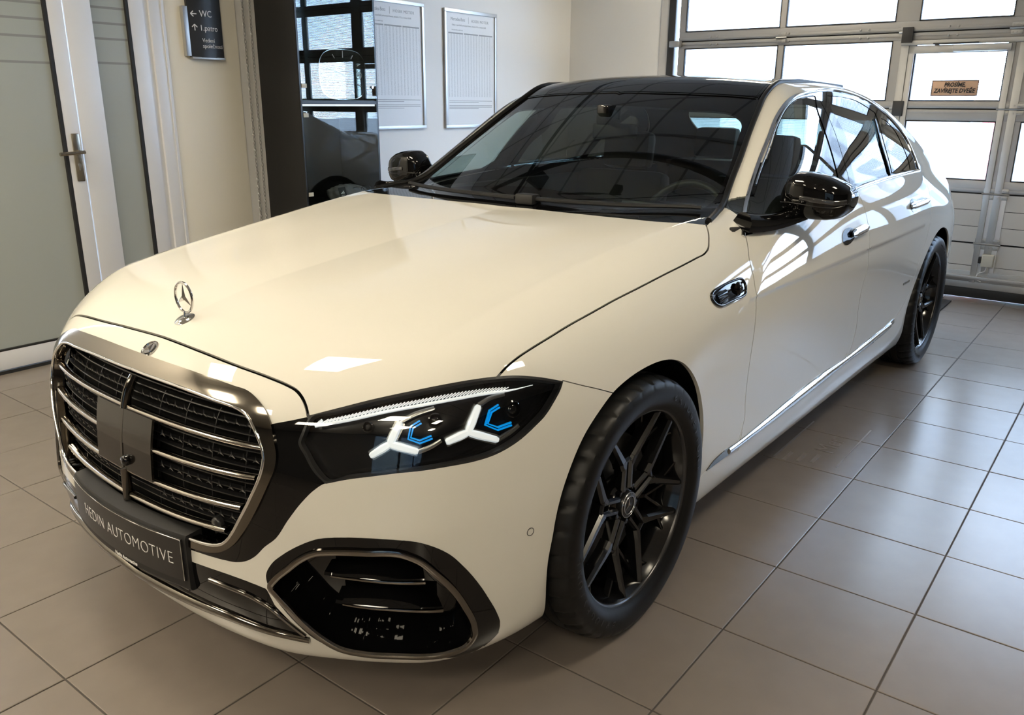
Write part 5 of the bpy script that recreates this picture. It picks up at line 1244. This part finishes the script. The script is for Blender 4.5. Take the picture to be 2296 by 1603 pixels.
# ---- mirrors
MU = [0, .04, .10, .22, .40, .55, .70, .84, .92, .97, 1.0]
MTOP = [1.128, 1.150, 1.172, 1.189, 1.190, 1.185, 1.176, 1.162, 1.151, 1.142, 1.128]
MBOT = [1.068, 1.056, 1.048, 1.041, 1.036, 1.034, 1.035, 1.041, 1.053, 1.066, 1.085]
MFR = [1.035, 1.020, 1.006, .995, .990, .990, .996, 1.008, 1.024, 1.040, 1.065]
def mirror_at(u): return .856+.226*u, np.interp(u, MU, MTOP), np.interp(u, MU, MBOT), np.interp(u, MU, MFR), 1.112+.030*u
def mirror_shell(mb):
    us = np.concatenate([[0, .012, .03], np.linspace(.06, .94, 23), [.965, .985, 1.0]]); n_u = 32; P = []
    for u in us:
        x, zt, zb, yf, yb = mirror_at(u); zc = zb+(zt-zb)*.48
        for k in range(n_u):
            a = 2*PI*k/n_u; c, s = math.cos(a), math.sin(a); e = .58
            cc = math.copysign(abs(c)**e, c); ss = math.copysign(abs(s)**e, s); yc = yf+(yb-yf)*.62
            P.append((x, yc+(cc*(yb-yc) if cc > 0 else cc*(yc-yf)), zc+(ss*(zt-zc) if ss > 0 else ss*(zc-zb))))
    F = []
    for i in range(len(us)-1):
        for k in range(n_u): F.append((i*n_u+k, (i+1)*n_u+k, (i+1)*n_u+(k+1) % n_u, i*n_u+(k+1) % n_u))
    F += [tuple(range(n_u)), tuple(range(len(us)*n_u-1, (len(us)-1)*n_u-1, -1))]
    mb.add(P, F)
ma = pair('mirror', mirror_shell, 'black_gloss', 60)
def mirror_arm(mb):
    pts = crom([(.842, .765, 1.040), (.862, .83, 1.034), (.885, .90, 1.033), (.912, .97, 1.040), (.94, 1.04, 1.052)], .012); k_ = np.linspace(0, 1, len(pts))
    mb.sweep(pts, [np.array([.55, .1, 1.])]*len(pts), [(-.026, -.008), (-.022, .014), (-.008, .024), (.008, .024), (.022, .014), (.026, -.008), (.012, -.020), (-.012, -.020)], False, 1.45-.55*k_)
def mirror_lamp(mb):
    pts = []
    for u in np.linspace(.36, .97, 22):
        x, zt, zb, yf, yb = mirror_at(u); pts.append((x, yf-.0006, zb+(zt-zb)*.47))
    mb.sweep(pts, [(.25, -1, 0)]*len(pts), FLAT(.008, .003))
def mirror_groove(mb):
    pts = []
    for u in np.linspace(.02, .985, 30):
        x, zt, zb, yf, yb = mirror_at(u); pts.append((x, yf+.0004+.002*(u > .9), zb+(zt-zb)*.34))
    mb.tube(pts, .0016, 6)
# arm + lamp strips belong to each mirror
for k_, nm, fn, m_ in ((0, 'mirror_arm', mirror_arm, 'black_gloss'), (1, 'turn_signal', mirror_lamp, mat('smoked_lamp', (.03, .03, .032), .12, 0, 1.0)), (2, 'joint_line', mirror_groove, 'satin')):
    mb = MB(); fn(mb); obj(nm, mb, m_, ma[0], 50)
    mb2 = MB(); mb2.v = [(-p[0], p[1], p[2]) for p in mb.v]; mb2.f = [q[::-1] for q in mb.f]; obj(nm, mb2, m_, ma[1], 50)
# sail panel foot under the mirror
# ---- underbody, arch liners
mb = MB(); mb.box(-.55, .55, -.55, 3.9, .19, .22); mb.box(-.86, .86, .46, 2.70, .172, .20); obj('floor_pan', mb, 'deep', car, None)
def liner(yc):
    def b(mb):
        R0 = .425; n_ = 28; P = []
        for i in range(n_+1):
            a = -.35+(PI+.70)*i/n_
            for x in (.56, .868): P.append((x, yc+R0*math.cos(a), .362+R0*math.sin(a)))
        mb.add(P, [(2*i, 2*i+1, 2*i+3, 2*i+2) for i in range(n_)]); k = len(mb.v)
        mb.add([(.56, yc+.43*math.cos(2*PI*i/24), .362+.43*math.sin(2*PI*i/24)) for i in range(24)], [tuple(range(24))])
    pair('arch_liner', b, 'deep', 60)
liner(.012); liner(3.165)
# ---- cabin
M['seat'] = mat('seat_leather', (.008, .0075, .0075), .5, spec=.3); 
mb = MB(); mb.box(-.80, .80, .60, 3.6, .28, .34); mb.box(-.84, -.80, .70, 3.2, .3, 1.03, .02); mb.box(.80, .84, .70, 3.2, .3, 1.03, .02); obj('cabin_tub', mb, 'liner', car)
mb = MB(); mb.prism([(.58, .6), (.58, .985), (.75, 1.02), (1.0, 1.015), (1.12, .985), (1.16, .92), (1.15, .6)], 0, -.76, .76); dash = obj('dashboard', mb, 'leather', car, 30)
mb = MB(); mb.box(-.12, .14, 1.10, 1.16, .70, .97, .02); obj('centre_screen', mb, 'black_gloss', dash)
mb = MB(); mb.box(.24, .56, 1.00, 1.06, .99, 1.055, .02); obj('instrument_screen', mb, 'black_gloss', dash)
st = empty('steering_wheel', (.38, 1.26, .93)); st.parent = car; st.rotation_euler = (math.radians(-24), 0, 0)
mb = MB(); mb.tube([(.185*math.cos(2*PI*i/40), 0, .185*math.sin(2*PI*i/40)) for i in range(40)], .016, 10, closed=True); obj('rim', mb, 'leather', st, 60)
mb = MB(); mb.box(-.075, .075, -.02, .03, -.06, .06, .02); obj('hub', mb, 'leather', st); mb = MB(); mb.box(-.18, .18, -.008, .008, -.02, .02, .006); mb.box(-.02, .02, -.008, .008, -.18, 0, .006); obj('spoke', mb, 'silver', st)
def seat(x, y, wd=.26):
    t = empty('seat', (x, y, .34)); t.parent = car
    mb = MB(); mb.box(-wd, wd, -.30, .22, .0, .20, .06); obj('cushion', mb, 'seat', t)
    mb = MB(); mb.box(-wd, wd, -.06, .06, 0, .62, .05)
    o = obj('backrest', mb, 'seat', t); o.location = (0, .22, .14); o.rotation_euler = (math.radians(-18), 0, 0)
    mb = MB(); mb.box(-.14, .14, -.045, .045, .0, .19, .04); o = obj('headrest', mb, 'seat', t); o.location = (0, .43, .74); o.rotation_euler = (math.radians(-8), 0, 0)
    return t
for x in (.38, -.38): seat(x, 1.66); seat(x, 2.72, .28)
mb = MB(); mb.box(-.72, .72, 3.15, 3.75, 1.02, 1.06); obj('parcel_shelf', mb, 'liner', car)
mb = MB(); mb.prism([(1.0, -.5)], 0, 0, 1) if False else None
mb = MB(); mb.box(-.085, .125, 1.29, 1.315, 1.26, 1.325, .012); mb.box(-.01, .05, 1.2, 1.30, 1.32, 1.40, .01); obj('interior_mirror', mb, 'black_gloss', car)
roofP = CT.get('roof_glass', 'roof_trim'); panel_obj('headliner', CT, roofP, 'liner', car, -.03, 0, 1)
# ---- wipers
for x0, x1, nm in ((.10, .70, 0), (-.62, .02, 1)):
    Q, n = top_pt(np.abs(np.linspace(x0, x1, 14)), .635+.24*np.linspace(x0, x1, 14)**2, .012); s_ = np.sign(np.linspace(x0, x1, 14)); Q[:, 0] *= s_; n[:, 0] *= s_
    mb = MB(); mb.sweep(Q, n, FLAT(.010, .008)); obj('wiper', mb, 'black', car, 50)
Q, n = top_pt([.075], [.630], .010); mb = MB(); mb.box(Q[0][0]-.04, Q[0][0]+.04, Q[0][1]-.02, Q[0][1]+.03, Q[0][2]-.015, Q[0][2]+.022, .008); obj('wiper_pivot', mb, 'black', car)
# ---- wheels: local x points outwards, hub at the origin
def wheel_mesh():
    out = []
    # tyre with cut tread edges
    prof = [(.262, -.100), (.272, -.112), (.300, -.124), (.330, -.126), (.348, -.119), (.3575, -.104), (.3625, -.085), (.3635, -.062), (.3575, -.060), (.3575, -.052), (.3645, -.050), (.3648, -.022), (.3585, -.020), (.3585, -.012), (.365, -.010),
            (.365, .010), (.3585, .012), (.3585, .020), (.3648, .022), (.3645, .050), (.3575, .052), (.3575, .060), (.3635, .062), (.3625, .085), (.3575, .104), (.348, .119), (.330, .126), (.300, .124), (.285, .118), (.280, .112), (.272, .108)]
    n = 216; P = []; k = len(prof)
    for i in range(n):
        a = 2*PI*i/n; g = i % 6 == 0
        for j, (r, x) in enumerate(prof):
            rr = r
            if g and .058 < abs(x) < .112 and r > .34: rr = r-.006
            aa = a-(.9*(abs(x)-.05) if abs(x) > .05 else 0)*1.0
            P.append((x, rr*math.cos(aa), rr*math.sin(aa)))
    F = []
    for i in range(n):
        i2 = (i+1) % n
        for j in range(k-1): F.append((i*k+j, i*k+j+1, i2*k+j+1, i2*k+j))
    mb = MB().add(P, F); out.append(('tyre', mesh_of('tyre', mb, 40), 'rubber'))
    mb = MB(); mb.lathe([(.272, -.108), (.255, -.100), (.243, -.06), (.240, .0), (.246, .05), (.256, .078), (.262, .090), (.267, .1005)], 72, 0); out.append(('rim', mesh_of('rim', mb, 50), 'wheelblk'))
    mb = MB(); mb.lathe([(.2655, .0985), (.2665, .1035), (.2705, .1075), (.2765, .1085), (.2785, .106), (.277, .100)], 96, 0); out.append(('rim_lip', mesh_of('rim_lip', mb, 60), 'wheeledge'))
    def bar(mb, p, q, w0, w1, x0, x1, th=.032, ch=.007):
        """spoke in the wheel plane; p,q=(y,z); x0,x1 front faces at either end"""
        p = np.array(p); q = np.array(q); d = q-p; d = d/np.linalg.norm(d); m = np.array([-d[1], d[0]]); L = []
        for (c, w_, x) in ((p, w0, x0), (q, w1, x1)):
            for (s, xx) in ((-1, x-th), (-1, x-ch), (-1+2*ch/w_*.75, x), (1-2*ch/w_*.75, x), (1, x-ch), (1, x-th)):
                e = c+m*s*w_/2; L.append((xx, e[0], e[1]))
        mb.add(L, [(i, i+1, i+7, i+6) for i in range(5)]+[(5, 0, 6, 11), (5, 4, 3, 2, 1, 0), (6, 7, 8, 9, 10, 11)])
    pol = lambda r, a: (r*math.cos(math.radians(a)), r*math.sin(math.radians(a)))
    for u in range(5):
        c = 21+72*u; mb = MB()
        j = np.array(pol(.128, c)); ax = np.array(pol(1, c)); m = np.array([-ax[1], ax[0]])
        for s in (-1, 1):
            a0 = np.array(pol(.046, c))+m*s*.017; a1 = j+m*s*.0155
            bar(mb, a0, a1, .019, .017, .072, .075)
            tip = np.array(pol(.268, c+s*26.5)); kn = j+m*s*.0165-ax*.004
            bar(mb, kn, tip, .027, .020, .075, .098, .034, .008)
            bar(mb, kn-ax*.010+m*s*.001, kn+(tip-kn)*.12, .022, .027, .0745, .078, .034, .008)
        bar(mb, j-m*.017+ax*.004, j+m*.017+ax*.004, .016, .016, .073, .073)
        out.append(('spoke', mesh_of('spoke', mb, 25), 'wheelblk'))
        mb = MB(); c2 = c+36
        for s in (-1, 1):
            bar(mb, pol(.060, c2), pol(.150, c2), .020, .016, .028, .045, .02, .004)
            bar(mb, pol(.150, c2), pol(.252, c2+s*11), .014, .012, .045, .070, .02, .004)
            tip = np.array(pol(.200, c+s*24.5)); bar(mb, tip, pol(.258, c+s*13), .010, .010, .062, .080, .02, .003)
        out.append(('rear_spoke', mesh_of('rear_spoke', mb, 25), 'wheelblk'))
    mb = MB(); mb.lathe([(0, .060), (.045, .062), (.058, .056), (.066, .044), (.070, .010), (.0, .008)], 40, 0)
    for i in range(5):
        p = pol(.052, 57+72*i); mb.lathe([(0, .070), (.0075, .069), (.0085, .056)], 8, 0, (0, p[0], p[1]))
    out.append(('hub', mesh_of('hub', mb, 40), 'wheelblk'))
    mb = MB(); mb.lathe([(0, .076), (.0245, .076), (.026, .0775), (.0345, .0765), (.0375, .073), (.038, .055)], 40, 0); out.append(('hub_cap', mesh_of('hub_cap', mb, 40), mat('cap_black', (.012, .012, .013), .25, .3)))
    mb = star_mb(.0235, .0048, 0, .003, None, (.0765, 0, 0), 0); mb.tube([(.0775, .0255*math.cos(2*PI*i/36), .0255*math.sin(2*PI*i/36)) for i in range(36)], .0013, 6, closed=True); mb.tube([(.0755, .0355*math.cos(2*PI*i/36), .0355*math.sin(2*PI*i/36)) for i in range(36)], .0012, 6, closed=True)
    out.append(('cap_star', mesh_of('cap_star', mb, 30), 'silver'))
    ring = bpy.data.meshes.new('cap_lettering'); bm = bmesh.new()
    def around(s, R_, size, a0, step, flip=False, x=.077, ext=.0004):
        for i, ch in enumerate(s):
            if ch == ' ': continue
            me = text_mesh(ch, size, ext=ext); a = math.radians(a0-step*i)
            Mx = frame_m((x, R_*math.cos(a), R_*math.sin(a)), (0, math.sin(a), -math.cos(a)), (0, math.cos(a), math.sin(a))); me.transform(Mx); bm.from_mesh(me); bpy.data.meshes.remove(me)
    around('MERCEDES-BENZ', .0305, .0068, 158, 11.3); bm.to_mesh(ring); bm.free(); out.append(('cap_lettering', ring, 'silver'))
    tl = bpy.data.meshes.new('tyre_lettering'); bm = bmesh.new()
    def around2(s, a0):
        for i, ch in enumerate(s):
            me = text_mesh(ch, .030, ext=.0006); a = math.radians(a0-6.2*i)
            Mx = frame_m((.1255, .3135*math.cos(a), .3135*math.sin(a)), (0, math.sin(a), -math.cos(a)), (-.08, math.cos(a), math.sin(a))); me.transform(Mx); bm.from_mesh(me); bpy.data.meshes.remove(me)
    around2('BRIDGESTONE', 64); around2('BRIDGESTONE', 244); bm.to_mesh(tl); bm.free(); out.append(('tyre_lettering', tl, mat('tyre_print', (.022, .022, .023), .45)))
    mb = MB(); mb.lathe([(.07, .015), (.185, .015), (.188, .005), (.185, -.012), (.07, -.012)], 64, 0); out.append(('brake_disc', mesh_of('brake_disc', mb, 40), 'disc'))
    mb = MB(); pr = [(.135*math.cos(a), .135*math.sin(a)) for a in np.linspace(-.45, .45, 9)]+[(.205*math.cos(a), .205*math.sin(a)) for a in np.linspace(.42, -.42, 9)]
    pr = [(-p[0]*.94-p[1]*.34, -p[1]*.94+p[0]*.34) for p in pr]; mb.prism(pr, 0, -.03, .036); out.append(('brake_caliper', mesh_of('brake_caliper', mb, 30), mat('caliper_grey', (.05, .05, .052), .3, .5)))
    for nm, me, m in out: me.materials.append(M[m] if isinstance(m, str) else m)
    return out
WM = wheel_mesh()
for (yy, st_) in ((0.0, 0.0), (3.165, 0.0)):
    for s in (1, -1):
        t = empty('wheel', (s*.834, yy+.006, .3655)); t.parent = car
        t.rotation_euler = (0 if s > 0 else 0, 0, 0 if s > 0 else PI)
        ra_ = Matrix.Rotation(math.radians({0.0: 0, 3.165: 14}[yy]), 4, 'X')
        for nm, me, m in WM:
            o = link(nm, me, t)
            if nm not in ('brake_caliper',): o.matrix_local = ra_
# ================================================================== THINGS ALONG THE LEFT WALL
# direction sign
t = empty('direction_sign', (XL+.014, .986, 1.655), True); tag(t, 'black wall sign with white arrows and directions on the cream column', 'sign')
mb = MB(); n = 10
arc = [(.034+.223*i/n, .022+.016*math.sin(PI*i/n)) for i in range(n+1)]
vs_ = []; fs_ = []
for (yy, xx) in arc:
    vs_ += [(xx, yy, 0), (xx, yy, .345)]
for i in range(n): fs_.append((2*i, 2*i+2, 2*i+3, 2*i+1))
k0 = len(vs_)
for (yy, xx) in arc: vs_ += [(.004, yy, 0), (.004, yy, .345)]
for i in range(n): fs_ += [(k0+2*i+1, k0+2*i+3, k0+2*i+2, k0+2*i), (2*i+1, 2*i+3, k0+2*i+3, k0+2*i+1), (k0+2*i, k0+2*i+2, 2*i+2, 2*i)]
fs_ += [(0, 1, k0+1, k0), (2*n+1, 2*n, k0+2*n, k0+2*n+1)]
mb.add(vs_, fs_); obj('sign_face', mb, 'signblk', t, 30)
mb = MB(); mb.box(0, .03, 0, .032, .004, .28, .003); obj('side_strip', mb, 'alu', t)
mb = MB(); mb.box(0, .034, .034, .257, -.010, .002, .002); mb.box(0, .034, .034, .257, .343, .352, .002); obj('end_cap', mb, 'alu', t)
def sx_(yy): return .0225+.016*math.sin(PI*min(max((yy-.034)/.223, 0), 1))
wp = lambda v: Vector((sx_(v.y)+v.x, v.y, v.z))
def sgn(s, yy, zz, size, al='LEFT', bold=0.): text_obj('lettering', s, size, 'white', frame_m((0, yy, zz), (0, 1, 0), (0, 0, 1)), t, warp=wp, align=al, bold=bold, sx=.92)
sgn('WC', .103, .243, .052); sgn('1.patro', .098, .164, .046); sgn('Vedení', .107, .096, .033); sgn('společnosti', .107, .064, .033)
def arrow(yy, zz, up):
    mb = MB(); s = .017; wd = .0026
    def bar(a, b):
        a = Vector((0, *a)); b = Vector((0, *b)); d = (b-a).normalized(); p = Vector((0, -d.z, d.y))*wd
        o = [a+p, a-p, b-p, b+p]; xs = [sx_(q.y) for q in o]
        mb.add([(x+.0003, q.y, q.z) for x, q in zip(xs, o)]+[(x+.0012, q.y, q.z) for x, q in zip(xs, o)], [(4, 5, 6, 7), (3, 2, 1, 0), (0, 1, 5, 4), (1, 2, 6, 5), (2, 3, 7, 6), (3, 0, 4, 7)])
    if up: bar((yy, zz-s), (yy, zz+s)); bar((yy-s*.9, zz+s*.1), (yy, zz+s)); bar((yy+s*.9, zz+s*.1), (yy, zz+s))
    else: bar((yy-s, zz), (yy+s, zz)); bar((yy-s*.1, zz+s*.9), (yy-s, zz)); bar((yy-s*.1, zz-s*.9), (yy-s, zz))
    obj('arrow', mb, 'white', t, None)
arrow(.069, .241, False); arrow(.069, .166, True)
# chains of the door hoist
def chain(y0, y1, z0, z1, lab):
    mb = MB(); z = z0; k = 0
    while z < z1:
        u = (z-z0)/(z1-z0); yy = y0+(y1-y0)*u+.0015*math.sin(9*u); pts = []
        for i in range(8):
            a = 2*PI*i/8; p = (.0075*math.cos(a), .0145*math.sin(a))
            q = (0, p[0]) if k % 2 == 0 else (p[0], 0)
            pts.append((XL+.05+q[0], yy+q[1], z+p[1]))
        mb.tube(pts, .0027, 5, closed=True); z += .0235; k += 1
    o = robj('hoist_chain', mb, 'steel', 60); tag(o, lab, 'chain', 'hoist chains beside the cabinet')
chain(1.403, 1.388, .35, 3.0, 'left strand of the hanging steel hoist chain, beside the cream column')
chain(1.443, 1.449, .35, 3.0, 'right strand of the hanging steel hoist chain, beside the black cabinet')
# black display cabinet
CX0, CX1, CY0, CY1, CZ1 = XL+.004, -3.59, 1.512, 2.168, 2.30
M['cab'] = mat('cabinet_black', (.006, .0058, .006), .5); M['cabin'] = mat('cabinet_inside', (.012, .012, .0125), .35)
M['cabglass'] = glass('cabinet_glass', (.86, .90, .89), 1.34)
t = empty('display_cabinet', (CX0, (CY0+CY1)/2, 0), True); tag(t, 'tall black glass-fronted display cabinet against the left wall', 'cabinet')
a_, b_c = CY0-(CY0+CY1)/2, CY1-(CY0+CY1)/2; dx = CX1-CX0
mb = MB(); mb.box(0, dx, a_, a_+.016, 0, CZ1, .002); mb.box(0, dx, b_c-.016, b_c, 0, CZ1, .002); mb.box(0, dx, a_, b_c, 0, .06); mb.box(0, dx, a_, b_c, CZ1-.02, CZ1, .002); obj('carcass', mb, 'cab', t)
mb = MB(); mb.box(0, .008, a_, b_c, 0, CZ1); obj('back_panel', mb, 'cabin', t)
mb = MB(); mb.box(.008, dx-.012, a_+.016, b_c-.016, .735, .753); obj('shelf', mb, 'cabin', t)
mb = MB(); mb.box(.008, dx-.006, a_+.016, b_c-.016, 1.400, 1.418); obj('shelf', mb, 'cabin', t)
mb = MB(); mb.box(dx-.02, dx-.008, a_+.02, b_c-.02, 1.378, 1.394); obj('light_strip', mb, mat('strip_light', (.8, .8, .8), .4, emit=(.95, .97, 1.0), es=.9), t)
for z0_, z1_ in ((.745, 1.386), (1.412, 2.285)):
    mb = MB(); mb.box(dx+.001, dx+.006, a_+.012, b_c-.012, z0_, z1_); g = obj('glass_door', mb, 'cabglass', t, None)
    mb = MB(); mb.box(dx+.0065, dx+.010, a_+.014, a_+.052, z0_+.075, z0_+.100, .001); mb.box(dx+.0065, dx+.010, a_+.014, a_+.052, z1_-.075, z1_-.050, .001); obj('hinge_plate', mb, mat('cream_plate', (.62, .58, .46), .5), g)
mb = MB(); mb.lathe([(0, .014), (.008, .014), (.009, .0065)], 16, 0, (dx, b_c-.052, 1.50)); obj('lock', mb, 'chrome', t, 60)
mb = MB(); mb.box(dx-.006, dx+.004, a_, a_+.012, .06, 2.29); mb.box(dx-.006, dx+.004, b_c-.016, b_c, .06, 2.29); mb.box(dx-.006, dx+.004, a_, b_c, 1.390, 1.410); obj('door_edge', mb, 'satin', t)
# clear square clock standing in the cabinet
YM = (CY0+CY1)/2
t = empty('square_clock', (-3.66, 1.935, 1.4185), True); tag(t, 'clear rounded-square clock with silver hands standing on the cabinet shelf', 'clock')
R_, S_ = .145, .19
pts = []
for i in range(48):
    a = 2*PI*i/48; c, s = math.cos(a), math.sin(a); k = (abs(c)**3.2+abs(s)**3.2)**(-1/3.2); pts.append((0, .205*c*k*.98, .158+.156*s*k))
mb = MB(); mb.tube(pts, .0032, 6, closed=True); obj('rim', mb, 'chrome', t, 60)
mb = MB(); mb.prism([(p[1], p[2]) for p in pts], 0, -.002, .002); obj('dial', mb, 'clear', t, None)
for h_ in range(12):
    a = 2*PI*h_/12; c, s = math.sin(a), math.cos(a)
    if h_ == 3: continue
    r0, r1 = (.105, .148) if h_ % 3 == 0 else (.115, .142)
    kx = 1.22
    mb = MB(); mb.tube([(.004, c*r0*kx, .158+s*r0), (.004, c*r1*kx, .158+s*r1)], .0022, 6); obj('hour_mark', mb, 'white', t)
for nm, a, r, wd in (('hour_hand', 291, .10, .004), ('minute_hand', 287, .145, .0026), ('second_hand', 270, .16, .0014)):
    a = math.radians(a); mb = MB(); mb.tube([(.007, -math.sin(a)*.025, .158-math.cos(a)*.02), (.007, math.sin(a)*r*1.2, .158+math.cos(a)*r)], wd, 6); obj(nm, mb, 'white', t)
mb = star_mb(.022, .005, .0015, .002, None, (.005, .135, .158), 0); obj('emblem', mb, 'white', t, None)
# round silver clock leaning at the cabinet's side
t = empty('round_clock', (-3.74, 1.672, 1.4185), True, math.radians(50)); tag(t, 'round brushed-metal clock turned sideways at the left of the cabinet shelf', 'clock')
mb = MB(); mb.lathe([(0, .0), (.135, .0), (.140, .006), (.150, .012), (.155, .006), (.155, -.014), (0, -.016)], 48, 0, (0, 0, .156)); obj('case', mb, mat('brushed_metal', (.40, .42, .44), .22, 1.0), t, 50)
mb = MB(); mb.lathe([(.148, .012), (.156, .012), (.158, -.010), (.150, -.012)], 48, 0, (0, 0, .156)); obj('bezel', mb, 'black_gloss', t, 50)
for nm, a, r, wd in (('hour_hand', 320, .07, .006), ('minute_hand', 60, .11, .004)):
    a = math.radians(a); mb = MB(); mb.tube([(.014, 0, .156), (.014, math.sin(a)*r, .156+math.cos(a)*r)], wd, 6); obj(nm, mb, 'black', t)
for h_ in range(12):
    a = 2*PI*h_/12; mb = MB(); mb.tube([(.009, math.sin(a)*.10, .156+math.cos(a)*.10), (.009, math.sin(a)*.128, .156+math.cos(a)*.128)], .0028, 6); obj('hour_mark', mb, 'chrome', t)
# grey cap-like bundle with a hang tag on the lower shelf
t = empty('knit_cap', (-3.72, 1.97, .7535), True); tag(t, 'crumpled grey knitted cap with a black hang tag on the lower shelf', 'cap')
bm = bmesh.new(); bmesh.ops.create_icosphere(bm, subdivisions=4, radius=1)
for v in bm.verts:
    p = v.co; k = 1+.07*math.sin(9*p.x+3*p.y)*math.sin(7*p.y+2*p.z)+.05*math.sin(15*p.y+4*p.z)
    v.co = Vector((p.x*.10*k, p.y*.165*k, max(p.z, -.62)*.066*k+.041))
me = bpy.data.meshes.new('crown'); bm.to_mesh(me); bm.free()
for p in me.polygons: p.use_smooth = True
link('crown', me, t, mat('grey_knit', (.20, .20, .215), .95, bump=(300, .6)))
mb = MB(); mb.tube([(.085+.01*math.cos(2*PI*i/14), .02+.05*math.cos(2*PI*i/14), .07+.022*math.sin(2*PI*i/14)) for i in range(14)], .002, 6, closed=True)
mb.tube([(.083, .10+.045*math.cos(2*PI*i/14), .075+.02*math.sin(2*PI*i/14)) for i in range(14)], .002, 6, closed=True); obj('cord', mb, 'black', t)
mb = MB(); n_ = Vector((.9, -.3, .25)); fm = frame_m((.112, -.135, .055), (.25, .93, .10), (-.18, .30, 1))
tg = MB(); tg.box(-.026, .026, -.048, .048, -.001, .001, .0008); me = mesh_of('hang_tag', tg, 30); me.transform(fm); tagp = link('hang_tag', me, t, 'black')
lg = MB()
for k in range(3):
    x_ = -.013+.0095*k; hh = .007+.006*k
    lg.add([(x_, .004, .0016), (x_+.007, .004, .0016), (x_+.007-hh*.28+.002, .004+hh, .0016), (x_-hh*.28+.002, .004+hh, .0016)], [(0, 1, 2, 3)])
lg.box(-.020, .020, -.040, -.046, .0012, .0016)
me = mesh_of('stripes_mark', lg); me.transform(fm); link('stripes_mark', me, tagp, 'white')
for s_, v_, z_ in (('adidas', -.006, .011), ('SPORTSWEAR', -.020, .0055)): text_obj('lettering', s_, z_, 'white', fm @ Matrix.Translation((0, v_, .0014)), tagp, ext=.0001)
# framed price sheets
paper = bpy.data.materials.new('price_sheet'); paper.use_nodes = True
n = paper.node_tree; p = n.nodes['Principled BSDF']; p.inputs['Roughness'].default_value = .5; p.inputs['Base Color'].default_value = (.80, .81, .81, 1)
tabm = bpy.data.materials.new('price_table'); tabm.use_nodes = True
n = tabm.node_tree; p = n.nodes['Principled BSDF']; p.inputs['Roughness'].default_value = .5
tcn = n.nodes.new('ShaderNodeTexCoord'); mp = n.nodes.new('ShaderNodeMapping'); mp.inputs['Scale'].default_value = (1, 170, 260); nz = n.nodes.new('ShaderNodeTexNoise'); nz.inputs['Scale'].default_value = 1.0; nz.inputs['Detail'].default_value = 1
wv = n.nodes.new('ShaderNodeTexWave'); wv.bands_direction = 'Y'; wv.inputs['Scale'].default_value = 9.; wv.inputs['Distortion'].default_value = .4
rp = n.nodes.new('ShaderNodeValToRGB'); rp.color_ramp.elements[0].position = .42; rp.color_ramp.elements[0].color = (.50, .51, .51, 1); rp.color_ramp.elements[1].position = .60; rp.color_ramp.elements[1].color = (.78, .79, .79, 1)
ml = n.nodes.new('ShaderNodeMath'); ml.operation = 'MULTIPLY_ADD'; ml.inputs[1].default_value = .25
n.links.new(tcn.outputs['Object'], mp.inputs[0]); n.links.new(mp.outputs[0], nz.inputs['Vector']); n.links.new(tcn.outputs['Object'], wv.inputs['Vector'])
n.links.new(wv.outputs['Fac'], ml.inputs[0]); n.links.new(nz.outputs['Fac'], ml.inputs[2]); n.links.new(ml.outputs[0], rp.inputs[0]); n.links.new(rp.outputs[0], p.inputs['Base Color'])
graym = mat('grey_print', (.30, .31, .31), .5)
def poster(yc, w_, z0, z1, ncol, lab):
    t = empty('framed_sheet', (XL, yc, z0), True); tag(t, lab, 'poster', 'framed price sheets on the white wall'); h = z1-z0; b = .026; a = w_/2
    for q in ((-a, a, 0, b), (-a, a, h-b, h), (-a, -a+b, b, h-b), (a-b, a, b, h-b)): obj('frame_bar', MB().box(.0, .022, q[0], q[1], q[2], q[3], .003), 'alu', t)
    obj('sheet', MB().box(.004, .010, -a+b, a-b, b, h-b), paper, t, None)
    tw = 2*a-2*b-.05; cw = (tw-.012*(ncol-1))/ncol
    for k in range(ncol):
        u = -a+b+.025+k*(cw+.012)
        o = obj('price_table', MB().box(.0102, .0108, u, u+cw, h*.27, h-.185), tabm, t, None)
        obj('table_head', MB().box(.0102, .0111, u, u+cw, h-.185, h-.175), graym, t, None)
    o = MB()
    for k, z in enumerate((.235, .222, .195, .182, .169)): o.box(.0102, .0108, -a+b+.025, a-b-.03-(.18 if k in (1, 4) else 0), h*z-.002, h*z+.002)
    obj('footnote', o, graym, t, None)
    fx = lambda yy, zz: frame_m((.0105, yy, zz), (0, 1, 0), (0, 0, 1))
    text_obj('lettering', 'Mercedes-Benz', .036, graym, fx(-.16, h-.075), t, ext=.0003, sx=.78)
    obj('divider', MB().box(.0102, .0108, -.031, -.029, h-.10, h-.05), graym, t, None)
    text_obj('lettering', 'HOSEK MOTOR', .030, graym, fx(.115, h-.078), t, ext=.0003, sp=1.15, sx=.95)
    text_obj('lettering', 'Údaje o spotřebě pohonných hmot, emisích CO₂ a emisní třídě', .0165, graym, fx(-.02, h-.118), t, ext=.0002)
    text_obj('lettering', 'Mercedes-Benz osobní vozy', .012, graym, fx(-.17, h-.155), t, ext=.0002)
poster(2.72, .655, 1.206, 2.128, 3, 'left framed sheet of small grey print, partly behind the black cabinet')
poster(3.611, .66, 1.202, 2.120, 3, 'right framed sheet of small grey print, nearer the garage door')
# floor mat behind the car
mb = MB(); mb.box(-1.9, -.33, 4.25, 4.855, .0002, .012, .004)
o = robj('floor_mat', mb, mat('mat_black', (.022, .021, .021), .95, bump=(400, .8))); tag(o, 'dark ribbed floor mat behind the car by the garage door', 'mat')
